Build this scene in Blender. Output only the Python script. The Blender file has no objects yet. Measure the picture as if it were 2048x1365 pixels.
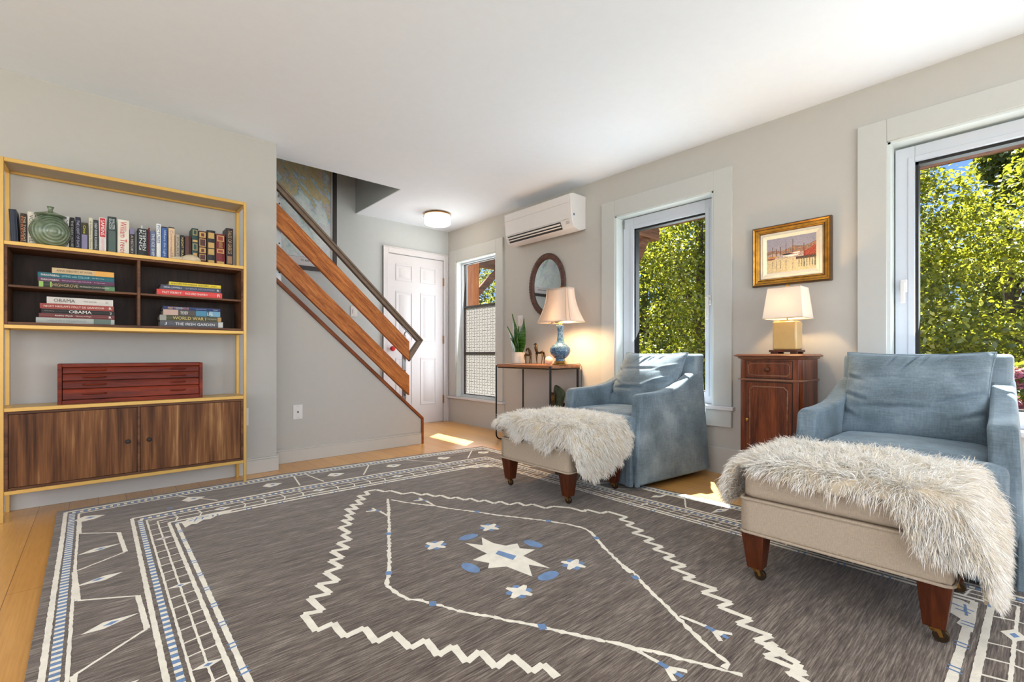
import bpy, bmesh, math, random
import numpy as np
from mathutils import Vector, Matrix
random.seed(7); np.random.seed(7)
scene = bpy.context.scene
COL = scene.collection
PI = math.pi

# ------------------------------------------------------------------ camera, world, light, exposure
H_CAM = 0.87
cam_d = bpy.data.cameras.new('camera'); cam = bpy.data.objects.new('camera', cam_d); COL.objects.link(cam)
cam_d.sensor_width = 36.0; cam_d.lens = 938.0 / 2048.0 * 36.0
cam_d.shift_y = (707.0 - 682.5) / 2048.0
cam_d.clip_start = 0.05; cam_d.clip_end = 400
cam.location = (0, 0, H_CAM)
cam.rotation_euler = (PI / 2, 0, math.atan2(-0.6613, 0.7501))
scene.camera = cam
scene.view_settings.view_transform = 'Standard'
scene.view_settings.look = 'None'
scene.view_settings.gamma = 1.0
scene.view_settings.use_curve_mapping = False
scene.view_settings.exposure = 0.0

world = bpy.data.worlds.new('world'); scene.world = world; world.use_nodes = True
wn = world.node_tree.nodes; wl = world.node_tree.links
sky = wn.new('ShaderNodeTexSky'); sky.sky_type = 'NISHITA'; sky.sun_disc = False
sky.sun_elevation = math.radians(58); sky.sun_rotation = math.radians(60)
bgn = wn['Background']; tcw = wn.new('ShaderNodeTexCoord'); spx = wn.new('ShaderNodeSeparateXYZ'); wl.new(tcw.outputs['Generated'], spx.inputs[0])
wr_ = wn.new('ShaderNodeValToRGB'); wl.new(spx.outputs['Z'], wr_.inputs[0])
wr_.color_ramp.elements[0].position = 0.0; wr_.color_ramp.elements[0].color = (0.28, 0.50, 0.95, 1)
wr_.color_ramp.elements[1].position = 0.5; wr_.color_ramp.elements[1].color = (0.13, 0.33, 0.86, 1)
wm = wn.new('ShaderNodeMix'); wm.data_type = 'RGBA'; wm.inputs[0].default_value = 0.97
wl.new(sky.outputs[0], wm.inputs[6]); wl.new(wr_.outputs[0], wm.inputs[7])
wl.new(wm.outputs[2], bgn.inputs[0]); bgn.inputs[1].default_value = 1.0

def lamp(name, kind, loc, energy, color=(1, 1, 1), size=None, size_y=None, direction=None, radius=None):
    d = bpy.data.lights.new(name, kind); d.energy = energy; d.color = color
    if kind == 'AREA':
        d.shape = 'RECTANGLE'; d.size = size; d.size_y = size_y or size
    if kind == 'POINT' and radius: d.shadow_soft_size = radius
    o = bpy.data.objects.new(name, d); COL.objects.link(o); o.location = loc
    if direction is not None:
        o.rotation_euler = Vector(direction).to_track_quat('-Z', 'Y').to_euler()
    return o
SUN = Vector((0.694, 0.46, 1.456)).normalized()
s_ = lamp('sun', 'SUN', (6, 4, 10), 38.0, (1.0, 0.97, 0.93), direction=-SUN); s_.data.angle = math.radians(0.7)
# added fill lamps for invented windows behind the camera; daylight of three visible ones
lamp('fill_light_back', 'AREA', (0.2, -2.45, 1.45), 116, (0.96, 0.98, 1.0), 5.0, 1.9, direction=(0, 1, 0.40))
lamp('fill_light_side', 'AREA', (-2.85, 0.6, 1.45), 58, (0.99, 0.975, 0.95), 4.2, 1.9, direction=(1, 0, 0.25))
lamp('daylight_entry', 'AREA', (3.42, 4.49, 1.20), 16, (0.93, 0.97, 1.0), 0.7, 1.6, direction=(-1, 0, 0.1))
lamp('daylight_middle', 'AREA', (3.62, 2.03, 1.20), 21, (0.86, 0.94, 1.0), 0.64, 1.42, direction=(-1, 0, 0.7))
lamp('daylight_near', 'AREA', (3.62, 0.16, 1.20), 21, (0.86, 0.94, 1.0), 0.64, 1.42, direction=(-1, 0, 0.7))

# ------------------------------------------------------------------ materials
def newmat(name):
    m = bpy.data.materials.new(name); m.use_nodes = True
    nt = m.node_tree; return m, nt, nt.nodes['Principled BSDF']
def node(nt, t, **kw):
    n = nt.nodes.new(t)
    for k, v in kw.items(): setattr(n, k, v)
    return n
def c4(c): return (c[0], c[1], c[2], 1.0)
def s2l(r, g, b):
    f = lambda u: (u / 255 / 12.92) if u / 255 <= 0.04045 else ((u / 255 + 0.055) / 1.055) ** 2.4
    return (f(r), f(g), f(b))
def coords(nt, scale=(1, 1, 1), rot=(0, 0, 0), kind='Object'):
    tc = node(nt, 'ShaderNodeTexCoord'); mp = node(nt, 'ShaderNodeMapping')
    mp.inputs['Scale'].default_value = scale
    if any(rot):   # turn first, then stretch
        mr_ = node(nt, 'ShaderNodeMapping'); mr_.inputs['Rotation'].default_value = rot
        nt.links.new(tc.outputs[kind], mr_.inputs[0]); nt.links.new(mr_.outputs[0], mp.inputs[0])
    else: nt.links.new(tc.outputs[kind], mp.inputs[0])
    return mp.outputs[0]
def noise(nt, vec, scale=5, detail=4, rough=0.5, dist=0.0):
    n = node(nt, 'ShaderNodeTexNoise'); n.inputs['Scale'].default_value = scale
    n.inputs['Detail'].default_value = detail; n.inputs['Roughness'].default_value = rough
    n.inputs['Distortion'].default_value = dist
    nt.links.new(vec, n.inputs['Vector']); return n.outputs['Fac']
def ramp(nt, fac, stops, interp='LINEAR'):
    r = node(nt, 'ShaderNodeValToRGB'); r.color_ramp.interpolation = interp
    e = r.color_ramp.elements
    while len(e) < len(stops): e.new(0.5)
    for i, (p, c) in enumerate(stops): e[i].position = p; e[i].color = c4(c) if len(c) == 3 else c
    nt.links.new(fac, r.inputs[0]); return r.outputs[0]
def bump(nt, b, height, strength=0.3, dist=0.01):
    n = node(nt, 'ShaderNodeBump'); n.inputs['Strength'].default_value = strength; n.inputs['Distance'].default_value = dist
    nt.links.new(height, n.inputs['Height']); nt.links.new(n.outputs[0], b.inputs['Normal']); return n
def math_n(nt, op, a, b=None, c=None):
    n = node(nt, 'ShaderNodeMath', operation=op)
    for i, v in enumerate((a, b, c)):
        if v is None: continue
        if isinstance(v, (int, float)): n.inputs[i].default_value = v
        else: nt.links.new(v, n.inputs[i])
    return n.outputs[0]
def mixc(nt, fac, a, b, blend='MIX'):
    n = node(nt, 'ShaderNodeMix', data_type='RGBA', blend_type=blend)
    if isinstance(fac, (int, float)): n.inputs[0].default_value = fac
    else: nt.links.new(fac, n.inputs[0])
    for i, v in ((6, a), (7, b)):
        if isinstance(v, tuple): n.inputs[i].default_value = c4(v)
        else: nt.links.new(v, n.inputs[i])
    return n.outputs[2]
def plain(name, c, rough=0.5, metal=0.0, nz=0.0, spec=0.5, var=0.06, **kw):
    """a single-colour material with a faint procedural mottling"""
    m, nt, b = newmat(name)
    b.inputs['Roughness'].default_value = rough; b.inputs['Metallic'].default_value = metal
    b.inputs['Specular IOR Level'].default_value = spec
    v = coords(nt); f = noise(nt, v, 22, 3)
    lo = tuple(max(0, u * (1 - var)) for u in c); hi = tuple(min(1, u * (1 + var)) for u in c)
    nt.links.new(ramp(nt, f, [(0.3, lo), (0.7, hi)]), b.inputs['Base Color'])
    if nz: bump(nt, b, noise(nt, coords(nt), 180, 3), nz, 0.004)
    for k, val in kw.items(): b.inputs[k.replace('_', ' ')].default_value = val
    return m
def wood(name, c_dark, c_light, axis='x', rough=0.35, scale=1.0, knots=0, coat=0.0, rot=(0, 0, 0)):
    m, nt, b = newmat(name)
    st = {'x': (1.2, 14, 14), 'y': (14, 1.2, 14), 'z': (14, 14, 1.2)}[axis]
    st = tuple(u * scale for u in st)
    v = coords(nt, st, rot); f = noise(nt, v, 1.6, 6, 0.62, 0.8)
    v2 = coords(nt, tuple(u * 7 for u in st), rot); g = noise(nt, v2, 2.2, 3)
    mixf = math_n(nt, 'ADD', math_n(nt, 'MULTIPLY', f, 0.75), math_n(nt, 'MULTIPLY', g, 0.25))
    nt.links.new(ramp(nt, mixf, [(0.36, c_dark), (0.5, tuple((a + q) / 2 for a, q in zip(c_dark, c_light))), (0.62, c_light)]), b.inputs['Base Color'])
    b.inputs['Roughness'].default_value = rough; b.inputs['Coat Weight'].default_value = coat * 0.5; b.inputs['Specular IOR Level'].default_value = 0.3
    b.inputs['Coat Roughness'].default_value = 0.15
    bump(nt, b, g, 0.08, 0.003); return m

M = {}
M['wall'] = plain('wall_paint', s2l(190, 187, 181), 0.75, nz=0.05, var=0.01, spec=0.3)
M['ceiling'] = plain('ceiling_paint', s2l(238, 245, 254), 0.85, nz=0.04, var=0.008, spec=0.2)
M['trim'] = plain('painted_trim', s2l(194, 194, 190), 0.5, var=0.01)
M['base'] = plain('baseboard_paint', s2l(198, 195, 188), 0.45, var=0.01)
M['white'] = plain('white_paint', s2l(214, 211, 214), 0.4, var=0.01)
M['vinyl'] = plain('white_vinyl', s2l(202, 207, 216), 0.3, var=0.01)
M['reveal'] = plain('window_reveal', s2l(212, 218, 216), 0.35, var=0.01)
M['gasket'] = plain('black_gasket', (0.008, 0.006, 0.005), 0.6)
M['stairwell'] = plain('stairwell_paint', s2l(194, 199, 200), 0.75, nz=0.05, var=0.01, spec=0.3)

def glass_mat():
    m, nt, b = newmat('window_glass')
    nt.nodes.remove(b)
    tr = node(nt, 'ShaderNodeBsdfTransparent'); tr.inputs[0].default_value = (0.97, 0.985, 0.98, 1)
    gl = node(nt, 'ShaderNodeBsdfGlossy'); gl.inputs['Roughness'].default_value = 0.02
    lw = node(nt, 'ShaderNodeLayerWeight'); lw.inputs[0].default_value = 0.15
    mx = node(nt, 'ShaderNodeMixShader')
    nt.links.new(math_n(nt, 'MULTIPLY', lw.outputs['Fresnel'], 0.35), mx.inputs[0])
    nt.links.new(tr.outputs[0], mx.inputs[1]); nt.links.new(gl.outputs[0], mx.inputs[2])
    nt.links.new(mx.outputs[0], nt.nodes['Material Output'].inputs[0]); return m
M['glass'] = glass_mat()
def frosted_mat():
    m, nt, b = newmat('frosted_pane_film')
    nt.nodes.remove(b)
    tr = node(nt, 'ShaderNodeBsdfTranslucent'); tp = node(nt, 'ShaderNodeBsdfTransparent'); df = node(nt, 'ShaderNodeBsdfDiffuse')
    v = coords(nt); n1 = noise(nt, v, 260, 2)
    col = ramp(nt, n1, [(0.35, (0.38, 0.37, 0.355)), (0.65, (0.52, 0.51, 0.49))])
    nt.links.new(col, tr.inputs[0]); df.inputs[0].default_value = (0.55, 0.55, 0.53, 1)
    tp.inputs[0].default_value = (0.6, 0.6, 0.58, 1)
    m1 = node(nt, 'ShaderNodeMixShader'); m1.inputs[0].default_value = 0.12
    nt.links.new(tr.outputs[0], m1.inputs[1]); nt.links.new(tp.outputs[0], m1.inputs[2])
    m2 = node(nt, 'ShaderNodeMixShader'); m2.inputs[0].default_value = 0.25
    nt.links.new(m1.outputs[0], m2.inputs[1]); nt.links.new(df.outputs[0], m2.inputs[2])
    nt.links.new(m2.outputs[0], nt.nodes['Material Output'].inputs[0]); return m
M['frosted'] = frosted_mat()

def floor_mat():
    m, nt, b = newmat('bamboo_floor')
    v = coords(nt, (1, 1, 1), (0, 0, PI / 2))
    br = node(nt, 'ShaderNodeTexBrick'); nt.links.new(v, br.inputs['Vector'])
    br.offset = 0.37; br.offset_frequency = 2
    br.inputs['Scale'].default_value = 1.0; br.inputs['Brick Width'].default_value = 1.8
    br.inputs['Row Height'].default_value = 0.125; br.inputs['Mortar Size'].default_value = 0.0009
    br.inputs['Color1'].default_value = c4(s2l(236, 180, 106)); br.inputs['Color2'].default_value = c4(s2l(222, 162, 86))
    br.inputs['Mortar'].default_value = c4(s2l(110, 70, 34))
    g = noise(nt, coords(nt, (150, 3.0, 1)), 1.0, 4, 0.6)
    g2 = noise(nt, coords(nt, (60, 9.0, 1)), 1.0, 3, 0.6)
    c = mixc(nt, 0.55, br.outputs['Color'], ramp(nt, g, [(0.3, (0.70, 0.64, 0.55)), (0.7, (1.0, 1.0, 1.0))]), 'MULTIPLY')
    c = mixc(nt, 0.35, c, ramp(nt, g2, [(0.3, (0.78, 0.68, 0.56)), (0.65, (1, 1, 1))]), 'MULTIPLY')
    nt.links.new(c, b.inputs['Base Color']); b.inputs['Roughness'].default_value = 0.32
    b.inputs['Coat Weight'].default_value = 0.3; b.inputs['Coat Roughness'].default_value = 0.25
    bump(nt, b, math_n(nt, 'SUBTRACT', g, math_n(nt, 'MULTIPLY', br.outputs['Fac'], 1.0)), 0.12, 0.002); return m
M['floor'] = floor_mat()
M['gold'] = plain('gold_lacquered_metal', s2l(210, 168, 90), 0.38, metal=0.35, var=0.03)
M['walnut'] = wood('walnut_veneer_upright', s2l(82, 50, 30), s2l(158, 112, 72), 'z', 0.45, 0.55)
M['walnut_x'] = wood('walnut_veneer_level', s2l(70, 42, 27), s2l(122, 82, 54), 'x', 0.5, 0.8)
M['walnut_shade'] = wood('walnut_recess_shade', s2l(32, 20, 13), s2l(62, 40, 27), 'z', 0.55, 0.8)  # hutch back: shade of the recess put into a darker walnut colour
M['cherry'] = wood('red_cherry', s2l(82, 22, 6), s2l(138, 48, 15), 'x', 0.5, 0.9)
M['fir'] = wood('oiled_fir_boards', s2l(128, 62, 20), s2l(212, 132, 66), 'x', 0.42, 2.6, rot=(0, math.radians(-42.7), 0))
M['fir_cap'] = wood('fir_wall_cap', s2l(100, 48, 20), s2l(160, 92, 48), 'x', 0.45, 1.0, rot=(0, math.radians(-42.7), 0))
M['steel'] = plain('brushed_steel', (0.42, 0.43, 0.44), 0.35, metal=0.9, var=0.1)
M['bronze_rail'] = plain('bronze_handrail', s2l(124, 106, 90), 0.45, metal=0.3, var=0.12)
M['mahogany'] = wood('figured_mahogany', s2l(58, 22, 8), s2l(134, 66, 28), 'z', 0.35, 0.7, coat=0.35)
M['mahogany_edge'] = wood('mahogany_molding', s2l(96, 56, 40), s2l(150, 104, 80), 'y', 0.35, 0.9, coat=0.3)
M['legwood'] = wood('tapered_leg_wood', s2l(62, 26, 10), s2l(98, 46, 20), 'z', 0.35, 1.0, coat=0.3)
M['tablewood'] = wood('console_top_wood', s2l(136, 86, 56), s2l(178, 126, 92), 'y', 0.4, 1.0, coat=0.2)
M['blackmetal'] = plain('black_metal', (0.012, 0.011, 0.010), 0.4, metal=0.4)
M['brass'] = plain('aged_brass', s2l(176, 132, 68), 0.28, metal=0.9, var=0.15)
M['bronze'] = plain('dark_bronze', s2l(74, 58, 40), 0.35, metal=0.7, var=0.3)
M['black'] = plain('black', (0.01, 0.01, 0.01), 0.5)
M['plastic'] = plain('white_plastic', s2l(226, 222, 220), 0.35, var=0.01)
M['acgrey'] = plain('dark_vent', (0.03, 0.027, 0.025), 0.5)

def velvet():
    m, nt, b = newmat('blue_grey_velvet')
    v = coords(nt); n1 = noise(nt, v, 5, 2, 0.5); n2 = noise(nt, coords(nt, (140, 140, 22)), 1, 2); n3 = noise(nt, coords(nt, (22, 22, 200)), 1, 2)
    f = math_n(nt, 'ADD', math_n(nt, 'MULTIPLY', n1, 0.62), math_n(nt, 'ADD', math_n(nt, 'MULTIPLY', n2, 0.19), math_n(nt, 'MULTIPLY', n3, 0.19)))
    nt.links.new(ramp(nt, f, [(0.36, s2l(92, 106, 114)), (0.5, s2l(116, 132, 142)), (0.64, s2l(142, 158, 168))]), b.inputs['Base Color'])
    b.inputs['Roughness'].default_value = 0.75; b.inputs['Sheen Weight'].default_value = 0.4
    b.inputs['Sheen Roughness'].default_value = 0.35; b.inputs['Sheen Tint'].default_value = c4((0.75, 0.9, 1.0))
    b.inputs['Specular IOR Level'].default_value = 0.2
    bump(nt, b, f, 0.25, 0.004); return m
M['velvet'] = velvet()
def linen(name, c):
    m, nt, b = newmat(name)
    n2 = noise(nt, coords(nt, (500, 500, 60)), 1, 2); n3 = noise(nt, coords(nt, (60, 60, 600)), 1, 2)
    f = math_n(nt, 'MULTIPLY', math_n(nt, 'ADD', n2, n3), 0.5)
    nt.links.new(ramp(nt, f, [(0.35, tuple(u * 0.82 for u in c)), (0.65, tuple(min(1, u * 1.1) for u in c))]), b.inputs['Base Color'])
    b.inputs['Roughness'].default_value = 0.85; b.inputs['Specular IOR Level'].default_value = 0.2
    bump(nt, b, f, 0.3, 0.002); return m
M['linen'] = linen('cream_linen', s2l(196, 178, 156))
M['shade'] = None
def fur_mat(name, a, c):
    m, nt, b = newmat(name)
    gi = node(nt, 'ShaderNodeNewGeometry')
    f = math_n(nt, 'ADD', math_n(nt, 'MULTIPLY', gi.outputs['Random Per Island'], 0.5), math_n(nt, 'MULTIPLY', noise(nt, coords(nt), 14, 3), 0.5))
    nt.links.new(ramp(nt, f, [(0.3, a), (0.6, c)]), b.inputs['Base Color'])
    b.inputs['Roughness'].default_value = 0.6; b.inputs['Specular IOR Level'].default_value = 0.25
    b.inputs['Sheen Weight'].default_value = 0.3
    return m
M['fur'] = fur_mat('sheepskin_wool', s2l(244, 230, 206), s2l(255, 253, 248))
M['hide'] = plain('sheepskin_hide', s2l(214, 198, 172), 0.9)

def rug_mat():
    m, nt, b = newmat('rug_field_wool')
    a = noise(nt, coords(nt, (11, 210, 1)), 1, 5, 0.65); c = noise(nt, coords(nt, (2.0, 22, 1)), 1, 3, 0.6); d = noise(nt, coords(nt), 900, 1)
    f = math_n(nt, 'ADD', math_n(nt, 'MULTIPLY', a, 0.62), math_n(nt, 'ADD', math_n(nt, 'MULTIPLY', c, 0.20), math_n(nt, 'MULTIPLY', d, 0.18)))
    nt.links.new(ramp(nt, f, [(0.38, s2l(62, 50, 43)), (0.5, s2l(108, 95, 85)), (0.62, s2l(162, 150, 136))]), b.inputs['Base Color'])
    b.inputs['Roughness'].default_value = 0.85; b.inputs['Specular IOR Level'].default_value = 0.25
    b.inputs['Sheen Weight'].default_value = 0.25; b.inputs['Sheen Roughness'].default_value = 0.4
    bump(nt, b, f, 0.35, 0.004); return m
M['rug'] = rug_mat()
M['rug_cream'] = plain('rug_cream_wool', s2l(244, 236, 218), 0.85, nz=0.4, var=0.08, Sheen_Weight=0.25)
M['rug_blue'] = plain('rug_blue_wool', s2l(98, 134, 180), 0.85, nz=0.4, var=0.16, Sheen_Weight=0.25)
M['rug_dark'] = plain('rug_dark_edge', s2l(54, 48, 48), 0.9, nz=0.4, var=0.2)

# ------------------------------------------------------------------ mesh helpers
class MB:
    def __init__(s): s.v = []; s.f = []; s.mi = []; s.mats = []
    def _m(s, mat):
        if mat not in s.mats: s.mats.append(mat)
        return s.mats.index(mat)
    def add(s, verts, faces, mat):
        o = len(s.v); k = s._m(mat)
        s.v += [tuple(p) for p in verts]
        for f in faces: s.f.append(tuple(i + o for i in f)); s.mi.append(k)
        return s
    def box(s, x0, x1, y0, y1, z0, z1, mat):
        v = [(x, y, z) for x in (x0, x1) for y in (y0, y1) for z in (z0, z1)]
        return s.add(v, [(0, 1, 3, 2), (4, 6, 7, 5), (0, 4, 5, 1), (2, 3, 7, 6), (0, 2, 6, 4), (1, 5, 7, 3)], mat)
    def hexa(s, b4, t4, mat):
        return s.add(list(b4) + list(t4), [(3, 2, 1, 0), (4, 5, 6, 7), (0, 1, 5, 4), (1, 2, 6, 5), (2, 3, 7, 6), (3, 0, 4, 7)], mat)
    def prism(s, poly, axis, a, b, mat):
        """poly: 2-D points; axis = extrusion axis; the two others in xyz order"""
        def P(u, w, t): return {'x': (t, u, w), 'y': (u, t, w), 'z': (u, w, t)}[axis]
        n = len(poly); v = [P(u, w, a) for u, w in poly] + [P(u, w, b) for u, w in poly]
        f = [tuple(range(n))[::-1], tuple(range(n, 2 * n))] + [(i, (i + 1) % n, n + (i + 1) % n, n + i) for i in range(n)]
        return s.add(v, f, mat)
    def lathe(s, prof, c, mat, n=32, sx=1, sy=1, axis='z'):
        v = []; f = []
        for r, z in prof:
            for k in range(n):
                a = 2 * PI * k / n; p = (r * sx * math.cos(a), r * sy * math.sin(a), z)
                if axis == 'y': p = (p[0], z, p[1])
                if axis == 'x': p = (z, p[0], p[1])
                v.append((c[0] + p[0], c[1] + p[1], c[2] + p[2]))
        m = len(prof)
        for j in range(m - 1):
            for k in range(n):
                f.append((j * n + k, j * n + (k + 1) % n, (j + 1) * n + (k + 1) % n, (j + 1) * n + k))
        if prof[0][0] > 1e-6: f.append(tuple(range(n))[::-1])
        if prof[-1][0] > 1e-6: f.append(tuple(range((m - 1) * n, m * n)))
        return s.add(v, f, mat)
    def cyl(s, p0, p1, r, mat, n=12, r1=None):
        return s.tube([p0, p1], r, mat, n, [r, r if r1 is None else r1])
    def tube(s, pts, r, mat, n=8, rr=None, closed=False, sx=1.0):
        pts = [Vector(p) for p in pts]; m = len(pts); v = []; f = []
        up = Vector((0, 0, 1)); prev = None
        for i, p in enumerate(pts):
            if closed: t = pts[(i + 1) % m] - pts[i - 1]
            else: t = pts[min(i + 1, m - 1)] - pts[max(i - 1, 0)]
            t.normalize()
            if prev is None:
                a = t.cross(up)
                if a.length < 1e-3: a = t.cross(Vector((0, 1, 0)))
            else: a = prev - t * prev.dot(t)
            a.normalize(); prev = a; bb = t.cross(a)
            q = rr[i] if rr else r
            for k in range(n):
                th = 2 * PI * k / n; v.append(p + a * (q * sx * math.cos(th)) + bb * (q * math.sin(th)))
        for j in range(m if closed else m - 1):
            for k in range(n):
                f.append((j * n + k, j * n + (k + 1) % n, ((j + 1) % m) * n + (k + 1) % n, ((j + 1) % m) * n + k))
        if not closed: f.append(tuple(range(n))[::-1]); f.append(tuple(range((m - 1) * n, m * n)))
        return s.add(v, f, mat)
    def grid(s, fn, nu, nv, mat, closed_u=False):
        v = [fn(i / nu, j / nv) for i in range(nu + (0 if closed_u else 1)) for j in range(nv + 1)]
        nn = nv + 1; f = []
        for i in range(nu):
            for j in range(nv):
                a = i * nn + j; b = ((i + 1) % nu if closed_u else i + 1) * nn + j
                f.append((a, b, b + 1, a + 1))
        return s.add(v, f, mat)
    def build(s, name, parent=None, smooth=False, bevel=0.0, seg=2, sub=0, angle=40, local=False):
        me = bpy.data.meshes.new(name)
        off = Vector((0, 0, 0)); anc = parent
        while anc is not None and not local:
            if '_o' in anc: off = Vector(anc['_o']); break
            anc = anc.parent
        me.from_pydata([tuple(Vector(p) - off) for p in s.v], [], s.f)
        for m in s.mats: me.materials.append(m)
        me.polygons.foreach_set('material_index', s.mi)
        bm = bmesh.new(); bm.from_mesh(me); bmesh.ops.recalc_face_normals(bm, faces=bm.faces); bm.to_mesh(me); bm.free()
        if smooth or bevel:
            me.polygons.foreach_set('use_smooth', [True] * len(me.polygons))
            if not sub: me.set_sharp_from_angle(angle=math.radians(angle))
        me.update()
        o = bpy.data.objects.new(name, me); COL.objects.link(o)
        if parent is not None: o.parent = parent
        if bevel:
            md = o.modifiers.new('bevel', 'BEVEL'); md.width = bevel; md.segments = seg; md.limit_method = 'ANGLE'; md.angle_limit = math.radians(35)
            md.harden_normals = False
        if sub:
            md = o.modifiers.new('sub', 'SUBSURF'); md.levels = sub; md.render_levels = sub
        return o
OWN = []
def tag(o, label=None, cat=None, group=None, kind=None):
    if label: o['label'] = label
    if cat: o['category'] = cat
    if group: o['group'] = group
    if kind: o['kind'] = kind
    return o
def thing(name, label, cat, loc=(0, 0, 0), group=None, kind=None):
    o = bpy.data.objects.new(name, None); COL.objects.link(o); o.location = loc; o.empty_display_size = 0.1
    o['_o'] = list(loc); OWN.append(o)
    return tag(o, label, cat, group, kind)
def struct(name, mb, label=None, **kw):
    o = mb.build(name, **kw); o['kind'] = 'structure'
    if label: o['label'] = label
    return o
def copy_tree(o, parent=None):
    c = o.copy(); COL.objects.link(c); c.parent = parent
    if o in OWN: OWN.append(c)
    for ch in list(o.children): copy_tree(ch, c)
    return c
def text_mesh(s, extrude=0.0):
    """lettering as flat polygons, normalised to start at 0 with height 1"""
    cu = bpy.data.curves.new('lettering', 'FONT'); cu.body = s; cu.size = 1.0; cu.resolution_u = 2
    ob = bpy.data.objects.new('lettering_tmp', cu); COL.objects.link(ob)
    dg = bpy.context.evaluated_depsgraph_get(); dg.update()
    me = bpy.data.meshes.new_from_object(ob.evaluated_get(dg))
    v = [tuple(p.co) for p in me.vertices]; f = [tuple(p.vertices) for p in me.polygons]
    bpy.data.objects.remove(ob); bpy.data.curves.remove(cu); bpy.data.meshes.remove(me)
    if not v: return [], [], 1, 1
    x0 = min(p[0] for p in v); x1 = max(p[0] for p in v); y0 = min(p[1] for p in v); y1 = max(p[1] for p in v)
    return [((p[0] - x0), (p[1] - y0)) for p in v], f, x1 - x0, y1 - y0
def put_text(mb, s, origin, right, up, width, height, mat, center=True):
    v, f, w, h = text_mesh(s)
    if not v: return
    sx = width / w; sy = height / h
    o = Vector(origin); r = Vector(right); u = Vector(up)
    mb.add([tuple(o + r * (p[0] * sx) + u * (p[1] * sy)) for p in v], f, mat)
# ------------------------------------------------------------------ room shell
XR = 3.383; YS = 3.779; YT = 3.97; YD = 5.08; CH = 2.43
struct('floor', MB().box(-3.1, 3.60, -2.7, 5.25, -0.12, 0.0, M['floor']))
cb = MB()
cb.box(-3.1, 3.60, -2.7, 4.05, CH, CH + 0.17, M['ceiling'])
cb.box(2.16, 3.60, 4.05, 5.25, CH, CH + 0.17, M['ceiling'])
cb.box(-3.1, -0.6, 4.05, 5.25, CH, CH + 0.17, M['ceiling'])
struct('ceiling', cb)
W1 = (4.099, 4.884, 0.33, 2.016); W2 = (1.598, 2.465, 0.475, 2.057); W3 = (-0.28, 0.588, 0.475, 2.07)
wr = MB(); xa, xb = XR, 3.54
ys = [-2.7, W3[0], W3[1], W2[0], W2[1], W1[0], W1[1], 5.25]
for i in (0, 2, 4, 6): wr.box(xa, xb, ys[i], ys[i + 1], 0, CH, M['wall'])
for w in (W1, W2, W3):
    wr.box(xa, xb, w[0], w[1], 0, w[2], M['wall']); wr.box(xa, xb, w[0], w[1], w[3], CH, M['wall'])
struct('wall_right', wr)
struct('wall_left', MB().box(-3.1, 0.994, YS, 4.05, 0, CH, M['wall']))
sp = [(0.90, 0.0), (2.33, 0.0), (2.33, 0.235), (0.90, 0.235 + 0.92 * 1.43)]
struct('wall_stair', MB().prism(sp, 'y', YT, 4.07, M['wall']))
wd = MB()
wd.box(-0.7, 2.543, YD, 5.25, 0, CH, M['stairwell']).box(3.307, 3.383, YD, 5.25, 0, CH, M['stairwell']).box(2.543, 3.307, YD, 5.25, 2.05, CH, M['stairwell'])
wd.box(-0.7, 2.26, YD, 5.25, CH, 4.9, M['stairwell'])
struct('wall_door', wd)
struct('wall_stairwell_right', MB().box(2.150, 2.1595, 4.05, YD, CH + 0.0005, 4.9, M['stairwell']))
struct('wall_stairwell_near', MB().box(-0.7, 2.30, 3.93, 4.05, CH + 0.17, 4.9, M['stairwell']))
struct('wall_stairwell_left', MB().box(-0.75, -0.6, 4.05, YD, 0, 4.9, M['stairwell']))
struct('ceiling_stairwell', MB().box(-0.75, 2.30, 3.93, 5.25, 4.9, 5.0, M['ceiling']))
# unseen walls behind the camera, with wide windows added to light the room
wb = MB(); wb.box(-3.1, -2.3, -2.75, -2.6, 0, CH, M['wall']).box(2.7, 3.383, -2.75, -2.6, 0, CH, M['wall'])
wb.box(-2.3, 2.7, -2.75, -2.6, 0, 0.45, M['wall']).box(-2.3, 2.7, -2.75, -2.6, 2.45, CH, M['wall']) if False else wb.box(-2.3, 2.7, -2.75, -2.6, 0, 0.45, M['wall']).box(-2.3, 2.7, -2.75, -2.6, 2.3, CH, M['wall'])
struct('wall_back', wb)
wl_ = MB(); wl_.box(-3.1, -2.98, -2.6, -1.5, 0, CH, M['wall']).box(-3.1, -2.98, 2.7, YS, 0, CH, M['wall'])
wl_.box(-3.1, -2.98, -1.5, 2.7, 0, 0.45, M['wall']).box(-3.1, -2.98, -1.5, 2.7, 2.3, CH, M['wall'])
struct('wall_far_left', wl_)
wf = MB()
for a in (-2.3, -0.66, 1.0, 2.64): wf.box(a, a + 0.06, -2.72, -2.64, 0.45, 2.3, M['white'])
wf.box(-2.3, 2.7, -2.72, -2.64, 0.45, 0.51, M['white']).box(-2.3, 2.7, -2.72, -2.64, 2.24, 2.3, M['white'])
w4 = struct('window_4', wf); MB().box(-2.3, 2.7, -2.69, -2.685, 0.5, 2.25, M['glass']).build('glass_pane', w4)
wf = MB()
for a in (-1.5, -0.1, 1.3, 2.64): wf.box(-3.07, -3.0, a, a + 0.06, 0.45, 2.3, M['white'])
wf.box(-3.07, -3.0, -1.5, 2.7, 0.45, 0.51, M['white']).box(-3.07, -3.0, -1.5, 2.7, 2.24, 2.3, M['white'])
w5 = struct('window_5', wf); MB().box(-3.04, -3.035, -1.5, 2.7, 0.5, 2.25, M['glass']).build('glass_pane', w5)

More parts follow.
